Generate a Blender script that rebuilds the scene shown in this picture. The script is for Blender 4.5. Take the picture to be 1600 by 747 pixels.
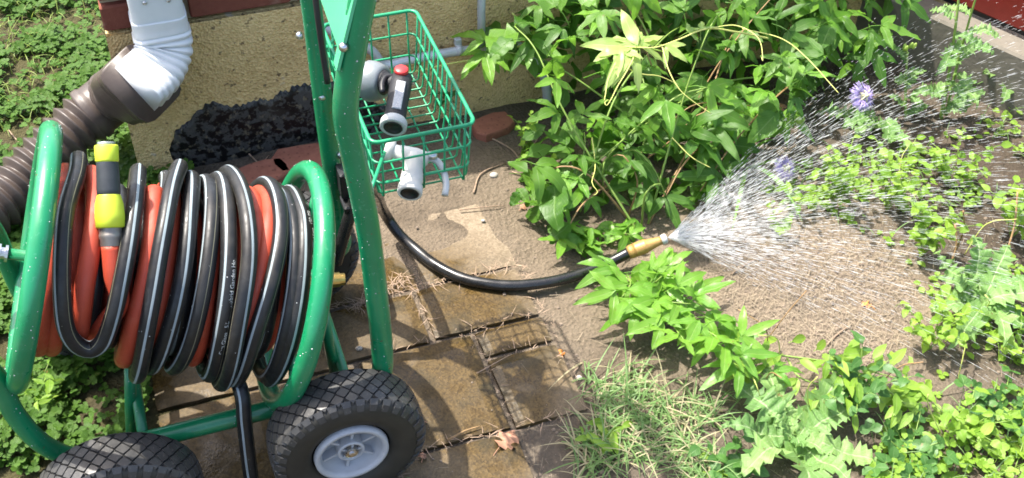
import bpy, math, random
import numpy as np
from mathutils import Vector, Matrix, noise
random.seed(7); np.random.seed(7)
S = bpy.context.scene
for o in list(bpy.data.objects): bpy.data.objects.remove(o)

# ------------------------------------------------------------------ camera, sky, sun, exposure
CAM = Vector((0.032, -1.412, 1.678))
CR = Vector((0.943417, -0.330755, 0.023786)); CU = Vector((0.210133, 0.651771, 0.728724)); CF = Vector((0.256532, 0.682493, -0.684394))
FPX = 1821.05
cd = bpy.data.cameras.new('camera'); cam = bpy.data.objects.new('camera', cd); S.collection.objects.link(cam)
cd.sensor_width = 36; cd.lens = FPX / 1600 * 36; cd.clip_start = .05; cd.clip_end = 500
m3 = Matrix((CR, CU, -CF)).transposed()
cam.matrix_world = Matrix.Translation(CAM) @ m3.to_4x4()
S.camera = cam
SUN = Vector((-.33, .37, 1)).normalized()
w = bpy.data.worlds.new('World'); S.world = w; w.use_nodes = True
nt = w.node_tree; nt.nodes.clear()
sky = nt.nodes.new('ShaderNodeTexSky'); sky.sky_type = 'NISHITA'; sky.sun_disc = False
sky.dust_density = 4.; sky.ozone_density = .4; sky.sun_elevation = math.asin(SUN.z); sky.sun_rotation = math.atan2(SUN.x, SUN.y)
bg = nt.nodes.new('ShaderNodeBackground'); bg.inputs[1].default_value = .15
wo = nt.nodes.new('ShaderNodeOutputWorld'); nt.links.new(sky.outputs[0], bg.inputs[0]); nt.links.new(bg.outputs[0], wo.inputs[0])
sl = bpy.data.lights.new('sun', 'SUN'); sl.energy = 3.6; sl.angle = math.radians(.6); sl.color = (1, .95, .87)
so = bpy.data.objects.new('sun', sl); S.collection.objects.link(so)
so.rotation_euler = (-SUN).to_track_quat('-Z', 'Y').to_euler(); so.location = SUN * 6
S.view_settings.view_transform = 'Standard'; S.view_settings.look = 'None'; S.view_settings.gamma = 1
S.view_settings.exposure = 1.68
S.render.engine = 'CYCLES'; S.cycles.filter_width = 1.7
S.cycles.max_bounces = 8; S.cycles.transparent_max_bounces = 24; S.cycles.caustics_reflective = False; S.cycles.caustics_refractive = False

# ------------------------------------------------------------------ pixel -> place (a pixel gives a direction; the touched surface the distance)
def ray(u, v): return CR * ((u - 800) / FPX) - CU * ((v - 373.5) / FPX) + CF
def PZ(u, v, z=0.): d = ray(u, v); return CAM + d * ((z - CAM.z) / d.z)
def PY(u, v, y): d = ray(u, v); return CAM + d * ((y - CAM.y) / d.y)
def PD(u, v, dep): return CAM + ray(u, v) * dep
def dep(P): return (Vector(P) - CAM).dot(CF)
def proj(P):
    d = Vector(P) - CAM; z = d.dot(CF)
    return 800 + FPX * d.dot(CR) / z, 373.5 - FPX * d.dot(CU) / z

# ------------------------------------------------------------------ node helpers
class N:
    def __init__(s, name):
        s.m = bpy.data.materials.new(name); s.m.use_nodes = True; s.t = s.m.node_tree; s.t.nodes.clear()
        s.out = s.n('OutputMaterial')
    def n(s, k, **kw):
        x = s.t.nodes.new('ShaderNode' + k)
        for a, b in kw.items(): setattr(x, a, b)
        return x
    def put(s, sock, v):
        if hasattr(v, 'is_linked') or hasattr(v, 'links'): s.t.links.new(v, sock)
        else:
            if isinstance(v, (tuple, list)) and len(v) == 3 and sock.type == 'RGBA': v = (*v, 1)
            sock.default_value = v
    def math(s, op, a, b=None, c=None):
        x = s.n('Math', operation=op); s.put(x.inputs[0], a)
        if b is not None: s.put(x.inputs[1], b)
        if c is not None: s.put(x.inputs[2], c)
        return x.outputs[0]
    def noise(s, vec, sc, det=4, rough=.55, dist=0, out=0):
        x = s.n('TexNoise'); x.inputs['Scale'].default_value = sc; x.inputs['Detail'].default_value = det
        x.inputs['Roughness'].default_value = rough; x.inputs['Distortion'].default_value = dist
        if vec: s.put(x.inputs['Vector'], vec)
        return x.outputs[out]
    def vor(s, vec, sc, feat='F1', out='Distance', rnd=1):
        x = s.n('TexVoronoi', feature=feat); x.inputs['Scale'].default_value = sc; x.inputs['Randomness'].default_value = rnd
        if vec: s.put(x.inputs['Vector'], vec)
        return x.outputs[out]
    def ramp(s, f, stops, interp='LINEAR'):
        x = s.n('ValToRGB'); x.color_ramp.interpolation = interp; e = x.color_ramp.elements
        while len(e) < len(stops): e.new(.5)
        for i, (p, c) in enumerate(stops):
            e[i].position = p; e[i].color = (*c, 1) if isinstance(c, (tuple, list)) else (c, c, c, 1)
        s.put(x.inputs[0], f); return x.outputs[0]
    def mix(s, f, a, b, mode='MIX'):
        x = s.n('Mix', data_type='RGBA', blend_type=mode); s.put(x.inputs[0], f); s.put(x.inputs[6], a); s.put(x.inputs[7], b)
        return x.outputs[2]
    def obj(s): return s.n('TexCoord').outputs['Object']
    def uv(s): return s.n('UVMap').outputs[0]
    def sep(s, v):
        x = s.n('SeparateXYZ'); s.put(x.inputs[0], v); return x.outputs
    def bump(s, h, st, dist=.01):
        x = s.n('Bump'); x.inputs['Strength'].default_value = st; x.inputs['Distance'].default_value = dist; s.put(x.inputs['Height'], h)
        return x.outputs[0]
    def bsdf(s, col, rough=.5, nrm=None, spec=.5, metal=0, coat=0, trans=0, ior=1.45, coatr=.05):
        b = s.n('BsdfPrincipled'); s.put(b.inputs['Base Color'], col); s.put(b.inputs['Roughness'], rough)
        s.put(b.inputs['Specular IOR Level'], spec); s.put(b.inputs['Metallic'], metal); s.put(b.inputs['Coat Weight'], coat)
        b.inputs['Coat Roughness'].default_value = coatr
        s.put(b.inputs['Transmission Weight'], trans); b.inputs['IOR'].default_value = ior
        if nrm is not None: s.put(b.inputs['Normal'], nrm)
        return b.outputs[0]
    def done(s, sh): s.t.links.new(sh, s.out.inputs[0]); return s.m

def simple(name, col, rough=.5, metal=0, nsc=60, amt=.25, bst=.15, coat=0, spec=.5, coatr=.05):
    a = N(name); o = a.obj(); f = a.noise(o, nsc, 5)
    c = a.mix(f, tuple(x * (1 - amt) for x in col), tuple(min(1, x * (1 + amt)) for x in col))
    r = a.math('ADD', a.math('MULTIPLY', a.noise(o, nsc * .6, 3), .25), rough - .12)
    return a.done(a.bsdf(c, r, a.bump(f, bst, .002), spec, metal, coat, coatr=coatr))

MAT = {}
def mats():
    M = MAT
    # green gloss paint, dusty and worn
    a = N('green_paint'); o = a.obj()
    f = a.noise(o, 14, 5); g = a.noise(o, 160, 3)
    c = a.mix(f, (.003, .135, .05), (.009, .235, .095))
    c = a.mix(a.ramp(g, [(.62, 0.), (.72, .55)]), c, (.06, .26, .15))
    c = a.mix(a.ramp(a.noise(o, 75, 4, .6), [(.69, 0.), (.72, .85)]), c, (.10, .05, .025))
    c = a.mix(a.ramp(a.noise(o, 8, 6, .65), [(.52, 0.), (.75, .35)]), c, (.10, .16, .09))
    r = a.math('ADD', a.math('MULTIPLY', a.noise(o, 40, 4), .4), .14)
    M['green'] = a.done(a.bsdf(c, r, a.bump(a.noise(o, 90, 4), .06, .002), .5, 0, .4, coatr=.12))
    a = N('sunlit_green_plate'); o = a.obj(); f = a.noise(o, 20, 4)  # paler than the frame green: sun and backlight put into the colour
    M['plate'] = a.done(a.bsdf(a.mix(f, (.07, .42, .2), (.1, .5, .27)), .32, a.bump(f, .05), .5, 0, .3))
    M['wire'] = simple('green_wire_coating', (.012, .24, .105), .35, 0, 80, .3)
    # black hose with light stripes (UV: x along in m, y around 0..1)
    a = N('black_striped_hose'); uv = a.uv(); sx = a.sep(uv); o = a.obj()
    def stripe(cen, hw):
        d = a.math('ABSOLUTE', a.math('SUBTRACT', sx[1], cen)); return a.math('LESS_THAN', d, hw)
    s1 = stripe(.06, .024); s2 = stripe(.33, .006); s3 = stripe(.62, .022); s4 = stripe(.83, .006)
    smear = a.ramp(a.noise(o, 55, 5, .6, 1.2), [(.56, 0.), (.78, .3)])
    dirt = a.noise(o, 25, 5)
    c = a.mix(smear, a.mix(dirt, (.006, .006, .007), (.016, .017, .018)), (.05, .053, .056))
    dusty = a.ramp(a.noise(o, 11, 6, .65, .5), [(.5, 0.), (.75, .6)])
    c = a.mix(a.math('MAXIMUM', s1, s3), c, a.mix(dirt, (.15, .19, .21), (.30, .345, .36)))
    c = a.mix(a.math('MAXIMUM', s2, s4), c, (.18, .17, .11))
    c = a.mix(a.math('MULTIPLY', dusty, .5), c, (.07, .06, .045))
    r = a.ramp(a.noise(o, 70, 4), [(.35, .3), (.7, .58)])
    M['hose'] = a.done(a.bsdf(c, r, a.bump(a.noise(o, 300, 3), .05, .001), .4))
    a = N('plain_black_rubber_hose'); o = a.obj()
    c = a.mix(a.noise(o, 60, 4), (.006, .006, .006), (.02, .02, .02))
    M['leader'] = a.done(a.bsdf(c, a.ramp(a.noise(o, 50, 4), [(.3, .15), (.7, .42)]), a.bump(a.noise(o, 200, 3), .08, .001), .6))
    a = N('red_hose'); uv = a.uv(); sx = a.sep(uv); o = a.obj()
    mp = a.n('Mapping'); a.put(mp.inputs[0], uv); mp.inputs['Scale'].default_value = (18, 90, 1)
    streak = a.noise(mp.outputs[0], 3, 6, .7)
    c = a.mix(a.noise(o, 18, 4), (.27, .033, .016), (.47, .072, .034))
    c = a.mix(a.ramp(streak, [(.56, 0.), (.74, .75)]), c, (.06, .022, .016))
    c = a.mix(a.ramp(a.noise(o, 30, 4), [(.6, 0.), (.75, .4)]), c, (.42, .12, .065))
    rib = a.n('TexWave'); 
    M['red'] = a.done(a.bsdf(c, a.ramp(a.noise(o, 40, 3), [(.3, .3), (.7, .6)]), a.bump(streak, .25, .002), .4))
    # rubber tyre
    a = N('tyre_rubber'); o = a.obj(); f = a.noise(o, 45, 6, .65)
    c = a.mix(f, (.02, .02, .02), (.065, .063, .06))
    c = a.mix(a.ramp(a.noise(o, 220, 2), [(.66, 0.), (.72, .5)]), c, (.22, .2, .17))
    M['tyre'] = a.done(a.bsdf(c, a.ramp(f, [(.3, .25), (.7, .55)]), a.bump(f, .25, .002), .45))
    a = N('tyre_sidewall_rubber'); o = a.obj(); f = a.noise(o, 30, 6, .65)
    c = a.mix(f, (.014, .014, .012), (.04, .037, .03)); 
    M['side'] = a.done(a.bsdf(c, .55, a.bump(a.noise(o, 120, 4), .15, .001), .4))
    M['rim'] = simple('grey_plastic_rim', (.36, .37, .39), .42, 0, 40, .2)
    M['metal'] = simple('zinc_metal', (.55, .55, .56), .3, 1, 60, .2)
    M['galv'] = simple('galvanised_steel', (.46, .49, .52), .45, .25, 35, .3)
    M['brass'] = simple('brass', (.62, .40, .12), .33, 1, 90, .3)
    M['nozzle_brass'] = simple('weathered_brass', (.42, .255, .085), .48, .45, 120, .35, .3)
    M['black'] = simple('black_plastic', (.012, .012, .013), .4, 0, 50, .3)
    M['grip'] = simple('black_rubber_grip', (.016, .016, .018), .6, 0, 160, .3, .5)
    M['lime'] = simple('lime_yellow_plastic', (.50, .58, .035), .42, 0, 60, .15)
    M['limegrip'] = simple('dark_grey_rubber', (.03, .034, .038), .5, 0, 60, .35)
    M['ferrule'] = simple('dull_aluminium', (.22, .2, .18), .45, .7, 80, .3)
    M['silver'] = simple('brushed_grey_plastic', (.2, .22, .225), .4, .3, 50, .25)
    M['palegrey'] = simple('pale_grey_plastic', (.43, .44, .43), .45, 0, 50, .12)
    M['offwhite'] = simple('off_white_plastic', (.5, .49, .45), .5, 0, 60, .12)
    M['redbtn'] = simple('red_button', (.48, .03, .03), .4, 0, 50, .2)
    M['labelgrey'] = simple('embossed_grey_label', (.34, .35, .36), .4, .2, 260, .35, .6)
    M['print'] = simple('white_print', (.5, .52, .5), .6)
    # downspout
    a = N('white_painted_aluminium'); o = a.obj(); f = a.noise(o, 25, 5)
    c = a.mix(f, (.55, .57, .58), (.66, .67, .67)); c = a.mix(a.ramp(a.noise(o, 9, 6), [(.6, 0.), (.8, .35)]), c, (.42, .40, .34))
    M['white'] = a.done(a.bsdf(c, .38, a.bump(f, .05), .5))
    a = N('brown_plastic_pipe'); o = a.obj(); f = a.noise(o, 30, 5)
    c = a.mix(f, (.045, .034, .028), (.085, .066, .056)); c = a.mix(a.ramp(a.noise(o, 12, 6), [(.55, 0.), (.8, .4)]), c, (.15, .125, .105))
    M['brown'] = a.done(a.bsdf(c, .42, a.bump(f, .08), .5))
    # wall
    a = N('pebbly_sand_render'); o = a.obj()
    v = a.vor(o, 190, out='Color'); vd = a.vor(o, 190); big = a.noise(o, 7, 6, .6)
    c = a.mix(big, (.60, .41, .165), (.78, .58, .28))
    c = a.mix(.36, c, a.mix(a.sep(v)[0], (.24, .16, .065), (.68, .53, .28)))
    c = a.mix(a.ramp(a.noise(o, 60, 3), [(.62, 0.), (.68, .8)]), c, (.09, .07, .045))
    c = a.mix(a.ramp(a.noise(o, 16, 2), [(.70, 0.), (.735, .7)]), c, (.52, .48, .42))
    c = a.mix(a.ramp(a.noise(o, 5, 6, .65, .8), [(.54, 0.), (.74, .35)]), c, (.2, .14, .07))
    h = a.math('ADD', a.math('MULTIPLY', vd, .7), a.noise(o, 60, 5))
    M['render'] = a.done(a.bsdf(c, .85, a.bump(h, .7, .006), .2))
    a = N('black_tar'); o = a.obj(); n1 = a.noise(o, 60, 6, .6, .2)
    mk = a.ramp(n1, [(.47, 0.), (.53, 1.)])
    c = a.mix(mk, (.006, .006, .007), a.mix(a.noise(o, 130, 3), (.03, .03, .03), (.075, .075, .073)))
    c = a.mix(a.ramp(a.noise(o, 70, 4), [(.58, 0.), (.70, .75)]), c, (.17, .145, .10))
    c = a.mix(a.ramp(a.noise(o, 9, 5), [(.56, 0.), (.75, .5)]), c, (.10, .092, .075))
    M['tar'] = a.done(a.bsdf(c, a.mix(mk, (.3,) * 3, (.55,) * 3), a.bump(a.math('ADD', n1, a.noise(o, 150, 3)), .3, .004), .4))
    a = N('red_brick'); o = a.obj(); oi = a.n('ObjectInfo').outputs['Random']; f = a.noise(o, 70, 6, .65)
    c = a.mix(f, (.15, .045, .03), (.31, .115, .075)); c = a.mix(a.math('MULTIPLY', oi, .5), c, (.10, .03, .022))
    c = a.mix(a.ramp(a.noise(o, 22, 5), [(.62, 0.), (.78, .5)]), c, (.33, .25, .19))
    M['brick'] = a.done(a.bsdf(c, .85, a.bump(f, .5, .004), .2))
    a = N('sandy_mortar'); o = a.obj(); f = a.noise(o, 90, 5)
    M['mortar'] = a.done(a.bsdf(a.mix(f, (.30, .235, .15), (.52, .43, .3)), .9, a.bump(f, .7, .005), .1))
    a = N('terracotta_slab'); o = a.obj(); f = a.noise(o, 55, 5)
    c = a.mix(f, (.17, .06, .04), (.33, .14, .095)); c = a.mix(a.ramp(a.vor(o, 75), [(.14, .55), (.26, 0.)]), c, (.09, .035, .025))
    M['terra'] = a.done(a.bsdf(c, .75, a.bump(f, .5, .004), .3))
    a = N('grey_concrete'); o = a.obj(); f = a.noise(o, 40, 6, .6); g = a.noise(o, 6, 4)
    c = a.mix(f, (.10, .09, .075), (.20, .18, .152)); c = a.mix(a.math('MULTIPLY', g, .5), c, (.15, .135, .10))  # kept dark: the house's shade on the kerb is put into the colour
    M['concrete'] = a.done(a.bsdf(c, .85, a.bump(f, .5, .004), .2))
    M['redpaint'] = simple('red_painted_board', (.15, .015, .011), .4, 0, 30, .3)
    # paver: wet aggregate concrete; wetness has its own spread-out shape
    a = N('wet_aggregate_paver'); g = a.n('NewGeometry'); o = g.outputs['Position']
    wet = a.ramp(a.noise(o, 3.2, 4, .55, .5), [(.36, 0.), (.47, 1.)])
    dist = a.n('VectorMath', operation='DISTANCE'); a.put(dist.inputs[0], o); dist.inputs[1].default_value = (.24, .0, 0)
    wet = a.math('MULTIPLY', a.math('MAXIMUM', wet, .72), a.ramp(dist.outputs['Value'], [(.37, 1.), (.48, 0.)]))
    vc = a.vor(o, 300, out='Color'); vd = a.vor(o, 300)
    dry = a.mix(a.noise(o, 30, 6, .65), (.11, .085, .057), (.21, .168, .12))
    dry = a.mix(.35, dry, a.mix(a.sep(vc)[0], (.11, .08, .05), (.36, .29, .2)))
    wc = a.mix(a.noise(o, 22, 6, .65), (.028, .0175, .005), (.078, .048, .0145))
    wc = a.mix(.33, wc, a.mix(a.sep(vc)[1], (.018, .011, .004), (.19, .125, .045)))
    wc = a.mix(a.ramp(a.noise(o, 11, 5), [(.5, 0.), (.68, .75)]), wc, (.026, .024, .014))
    c = a.mix(wet, dry, wc)
    rr = a.mix(wet, (.85,) * 3, a.ramp(a.noise(o, 14, 5), [(.40, .22), (.62, .62)]))
    h = a.math('ADD', a.math('MULTIPLY', vd, .25), a.noise(o, 70, 5, .6))
    M['paver'] = a.done(a.bsdf(c, rr, a.bump(h, .28, .003), .28))
    # soil, straw litter, sand
    a = N('garden_soil'); g = a.n('NewGeometry'); o = g.outputs['Position']; X = a.sep(o)
    f = a.noise(o, 35, 7, .7); v = a.vor(o, 130)
    soil = a.mix(f, (.05, .04, .03), (.16, .13, .098))
    sand = a.mix(a.noise(o, 45, 6, .7), (.095, .073, .05), (.20, .16, .117))
    straw = a.mix(a.noise(o, 90, 5, .7), (.095, .074, .054), (.26, .208, .15))
    dark = a.mix(f, (.028, .027, .012), (.09, .08, .036))
    nn = a.math('MULTIPLY', a.math('SUBTRACT', a.noise(o, 5, 5), .5), .35)
    def zone(x, y, r0, r1):
        d = a.n('VectorMath', operation='DISTANCE'); a.put(d.inputs[0], o); d.inputs[1].default_value = (x, y, 0)
        return a.ramp(a.math('ADD', d.outputs['Value'], nn), [(r0, 1.), (r1, 0.)])
    c = a.mix(zone(.60, .28, .26, .40), soil, sand)
    c = a.mix(zone(.78, .0, .14, .30), c, sand)
    c = a.mix(zone(1.18, .0, .28, .42), c, straw)
    left = a.ramp(a.math('ADD', X[0], nn), [(0.0, 1.), (.02, 0.)])
    c = a.mix(left, c, dark)
    damp = a.ramp(a.noise(o, 4, 4), [(.56, 0.), (.66, .75)])
    c = a.mix(a.math('MAXIMUM', a.math('MULTIPLY', damp, .6), a.math('MULTIPLY', zone(1.75, .05, .18, .42), .85)), c, a.mix(f, (.03, .023, .016), (.075, .058, .042)))
    h = a.math('ADD', a.noise(o, 90, 6, .7), a.math('MULTIPLY', v, .6))
    M['soil'] = a.done(a.bsdf(c, .9, a.bump(h, .9, .008), .2))
    M['stone'] = simple('pale_stone', (.36, .33, .29), .8, 0, 60, .4, .5)
    M['crumb'] = simple('soil_crumb', (.17, .132, .098), .9, 0, 25, .5, .4)
    M['twig'] = simple('dry_twig', (.27, .19, .13), .8, 0, 120, .5, .4)
    M['straw'] = simple('dry_straw', (.25, .2, .135), .7, 0, 14, .5, .1)
    M['deadleaf'] = simple('dead_brown_leaf', (.33, .17, .10), .65, 0, 50, .45, .4)
    M['orange'] = simple('orange_fallen_leaf', (.55, .22, .05), .6, 0, 60, .3)
    M['teal'] = simple('teal_tubing', (.05, .28, .22), .4)
    M['stem'] = simple('green_stem', (.17, .26, .05), .5, 0, 40, .3)
    M['brownstem'] = simple('brown_vine_stem', (.26, .16, .07), .6, 0, 60, .35)
    M['tendril'] = simple('yellow_green_tendril', (.50, .52, .14), .5, 0, 40, .2)
    # water
    a = N('water_drop'); b = a.bsdf((.93, .96, .95), .1, None, .9, 0, 0, .55, 1.33)  # whitened base colour stands in for bright reflections on the drops
    M['bead'] = a.done(b)
    a = N('spray_water'); gl = a.bsdf((.97, .98, 1.), .12, None, .9, 0, 0, .25, 1.33)
    tr = a.n('BsdfTranslucent'); tr.inputs[0].default_value = (.95, .96, .97, 1)
    mx = a.n('MixShader'); mx.inputs[0].default_value = .55; a.t.links.new(gl, mx.inputs[1]); a.t.links.new(tr.outputs[0], mx.inputs[2])
    tp = a.n('BsdfTransparent'); m2 = a.n('MixShader'); m2.inputs[0].default_value = .48
    a.t.links.new(mx.outputs[0], m2.inputs[1]); a.t.links.new(tp.outputs[0], m2.inputs[2])
    M['spray'] = a.done(m2.outputs[0])
    # petals
    M['petal'] = simple('purple_filament', (.44, .35, .66), .6, 0, 200, .35)
    M['petal2'] = simple('lilac_petal', (.55, .47, .75), .6, 0, 60, .2)
    M['cream'] = simple('cream_stigma', (.62, .60, .36), .5)
mats()

def leafmat(name, lo, hi, vein, trans=.38, rough=.34, vs=9., spec=.5, tcol=None, obrnd=True):
    a = N(name); o = a.obj(); uv = a.uv(); s = a.sep(uv)
    rnd = a.n('ObjectInfo').outputs['Random'] if obrnd else a.noise(a.n('NewGeometry').outputs['Position'], 30, 2)
    f = a.noise(o, 40, 4)
    c = a.mix(a.math('ADD', a.math('MULTIPLY', rnd, .75), a.math('MULTIPLY', f, .3)), lo, hi)
    lat = a.math('ABSOLUTE', a.math('SUBTRACT', s[0], .5))
    mid = a.ramp(lat, [(.012, 1.), (.045, 0.)])
    sv = a.math('FRACT', a.math('MULTIPLY', a.math('SUBTRACT', s[1], a.math('MULTIPLY', lat, .9)), vs))
    sv = a.ramp(a.math('ABSOLUTE', a.math('SUBTRACT', sv, .5)), [(.03, 1.), (.12, 0.)])
    vm = a.math('MAXIMUM', mid, a.math('MULTIPLY', sv, .4))
    c = a.mix(a.math('MULTIPLY', vm, .7), c, vein)
    c = a.mix(a.ramp(a.noise(a.n('NewGeometry').outputs['Position'], 55, 3), [(.66, 0.), (.74, .45)]), c, tuple(x * 1.3 + .03 for x in hi))
    c = a.mix(a.math('MULTIPLY', a.ramp(a.noise(o, 130, 3), [(.66, 0.), (.70, 1.)]), a.math('GREATER_THAN', rnd, .55)), c, (.17, .12, .035))
    h = a.math('SUBTRACT', a.math('MULTIPLY', f, .4), vm)
    b = a.bsdf(c, a.math('ADD', rough - .08, a.math('MULTIPLY', f, .2)), a.bump(h, .35, .003), spec)
    t = a.n('BsdfTranslucent'); a.put(t.inputs[0], a.mix(.55, c, tcol or tuple(min(1, x * 2.1) for x in hi)))
    mx = a.n('MixShader'); mx.inputs[0].default_value = trans
    a.t.links.new(b, mx.inputs[1]); a.t.links.new(t.outputs[0], mx.inputs[2])
    return a.done(mx.outputs[0])
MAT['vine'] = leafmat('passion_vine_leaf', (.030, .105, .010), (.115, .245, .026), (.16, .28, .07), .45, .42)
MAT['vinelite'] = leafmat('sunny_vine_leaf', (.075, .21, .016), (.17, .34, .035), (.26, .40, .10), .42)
MAT['shoot'] = leafmat('young_shoot_leaf', (.22, .36, .07), (.40, .50, .16), (.48, .56, .26), .45)
MAT['thistle'] = leafmat('sow_thistle_leaf', (.10, .22, .055), (.20, .33, .09), (.40, .50, .26), .35, .5, 7.)
MAT['weed'] = leafmat('weed_leaf', (.10, .22, .018), (.25, .39, .04), (.26, .38, .10), .42, .45, 7.)
MAT['weeddark'] = leafmat('dark_weed_leaf', (.035, .11, .02), (.08, .19, .035), (.14, .25, .08), .35, .42, 7.)
MAT['clover'] = leafmat('clover_leaf', (.018, .066, .008), (.085, .165, .02), (.11, .2, .05), .33, .5, 5., .22, obrnd=False)  # greens lowered so the colour carries the shade on the left ground
MAT['grass'] = leafmat('grass_blade', (.075, .17, .04), (.19, .29, .10), (.3, .4, .16), .35, .45, .5, obrnd=False)
MAT['drygrass'] = leafmat('dry_grass_blade', (.25, .22, .12), (.40, .36, .22), (.45, .42, .25), .3, .6, .5, obrnd=False)
MAT['lawngrass'] = leafmat('lawn_grass_blade', (.07, .14, .02), (.24, .30, .05), (.2, .3, .1), .35, .5, .5, obrnd=False)

# ------------------------------------------------------------------ mesh building
class B:
    def __init__(s): s.v = []; s.f = []; s.uv = []; s.sm = []
    def add(s, V, F, UV=None, smooth=True):
        o = len(s.v); s.v.extend([tuple(p) for p in V])
        for i, f in enumerate(F):
            s.f.append(tuple(k + o for k in f)); s.sm.append(smooth)
            s.uv.append(UV[i] if UV else [(0, 0)] * len(f))
    def tube(s, pts, r, n=12, up=None, cap=True, twist=0., u0=0., radii=None, close=False):
        P = [Vector(p) for p in pts]; L = len(P)
        T = []
        for i in range(L):
            a = P[(i - 1) % L] if (i > 0 or close) else P[0]; b = P[(i + 1) % L] if (i < L - 1 or close) else P[-1]
            T.append((b - a).normalized())
        nrm = []
        if up is None:
            h = Vector((0, 0, 1)) if abs(T[0].z) < .9 else Vector((1, 0, 0))
            q = (h - T[0] * h.dot(T[0])).normalized(); nrm.append(q)
            for i in range(1, L):
                q = q - T[i] * q.dot(T[i]); q = q.normalized() if q.length > 1e-6 else nrm[-1]; nrm.append(q)
        else:
            for i in range(L):
                h = Vector(up[i]); q = h - T[i] * h.dot(T[i]); nrm.append(q.normalized())
        V = []; F = []; UV = []; acc = u0; us = []
        for i in range(L):
            if i: acc += (P[i] - P[i - 1]).length
            us.append(acc); b = T[i].cross(nrm[i]); rr = radii[i] if radii else r
            tw = twist * acc
            for k in range(n):
                a = 2 * math.pi * k / n + tw; V.append(P[i] + (nrm[i] * math.cos(a) + b * math.sin(a)) * rr)
        R = L if close else L - 1
        for i in range(R):
            j = (i + 1) % L; ua, ub = us[i], (us[j] if j else us[i] + .01)
            for k in range(n):
                k2 = (k + 1) % n; F.append((i * n + k, i * n + k2, j * n + k2, j * n + k))
                UV.append([(ua, k / n), (ua, (k + 1) / n), (ub, (k + 1) / n), (ub, k / n)])
        if cap and not close:
            F.append(tuple(range(n - 1, -1, -1))); UV.append([(0, 0)] * n)
            F.append(tuple((L - 1) * n + k for k in range(n))); UV.append([(0, 0)] * n)
        s.add(V, F, UV)
    def lathe(s, prof, p0, ax, n=24, smooth=True, cap=True):   # prof: (t along axis, radius)
        ax = Vector(ax).normalized(); h = Vector((0, 0, 1)) if abs(ax.z) < .9 else Vector((1, 0, 0))
        a = (h - ax * h.dot(ax)).normalized(); b = ax.cross(a); p0 = Vector(p0)
        V = []; F = []
        for t, r in prof:
            for k in range(n):
                q = 2 * math.pi * k / n; V.append(p0 + ax * t + (a * math.cos(q) + b * math.sin(q)) * r)
        for i in range(len(prof) - 1):
            for k in range(n):
                k2 = (k + 1) % n; F.append((i * n + k, i * n + k2, (i + 1) * n + k2, (i + 1) * n + k))
        if cap:
            F.append(tuple(range(n - 1, -1, -1))); F.append(tuple((len(prof) - 1) * n + k for k in range(n)))
        s.add(V, F, None, smooth)
    def box(s, c, dx, dy, dz, ax=None, bev=.0):    # half extents, axes
        c = Vector(c); X, Y, Z = ax if ax else (Vector((1, 0, 0)), Vector((0, 1, 0)), Vector((0, 0, 1)))
        if bev <= 0:
            V = [c + X * dx * i + Y * dy * j + Z * dz * k for i in (-1, 1) for j in (-1, 1) for k in (-1, 1)]
            F = [(0, 1, 3, 2), (4, 6, 7, 5), (0, 4, 5, 1), (2, 3, 7, 6), (0, 2, 6, 4), (1, 5, 7, 3)]
            s.add(V, F, None, False); return
        V = []; lv = [(-dz, bev), (-dz + bev, 0), (dz - bev, 0), (dz, bev)]
        for z, ins in lv:
            for (i, j, ci, cj) in ((1, -1, 0, 1), (1, -1, 1, 0), (1, 1, 1, 0), (1, 1, 0, 1), (-1, 1, 0, 1), (-1, 1, 1, 0), (-1, -1, 1, 0), (-1, -1, 0, 1)):
                x = i * (dx - ins - (0 if ci == 0 and False else 0)); y = j * (dy - ins)
                if ci: y -= j * bev * .8
                else: x -= i * bev * .8
                V.append(c + X * x + Y * y + Z * z)
        order = [0, 1, 2, 3, 4, 5, 6, 7]
        F = []
        for a in range(3):
            for k in range(8):
                k2 = (k + 1) % 8; F.append((a * 8 + k, a * 8 + k2, (a + 1) * 8 + k2, (a + 1) * 8 + k))
        F.append(tuple(range(7, -1, -1))); F.append(tuple(24 + k for k in range(8)))
        s.add(V, F, None, False)
    def mesh(s, name, mat):
        me = bpy.data.meshes.new(name); me.from_pydata(s.v, [], s.f)
        ul = me.uv_layers.new(name='UVMap'); flat = [c for f in s.uv for p in f for c in p]
        ul.data.foreach_set('uv', flat); me.polygons.foreach_set('use_smooth', s.sm)
        me.materials.append(MAT[mat]); me.update(); return me
    def build(s, name, mat, parent=None, **kw):
        return place(s.mesh(name, mat), name, parent, **kw)
COL = S.collection
def place(me, name, parent=None, mw=None, label=None, cat=None, group=None, kind=None):
    o = bpy.data.objects.new(name, me); COL.objects.link(o)
    if mw is not None: o.matrix_world = mw
    if parent is not None:
        o.parent = parent; o.matrix_parent_inverse = PINV.get(parent.name, Matrix())
    tag(o, label, cat, group, kind); return o
PINV = {}
def tag(o, label=None, cat=None, group=None, kind=None):
    for k, v in (('label', label), ('category', cat), ('group', group), ('kind', kind)):
        if v: o[k] = v
def thing(name, loc, label, cat, group=None):
    o = bpy.data.objects.new(name, None); COL.objects.link(o); o.location = loc; o.empty_display_size = .05
    PINV[o.name] = Matrix.Translation(loc).inverted(); tag(o, label, cat, group); return o
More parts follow.
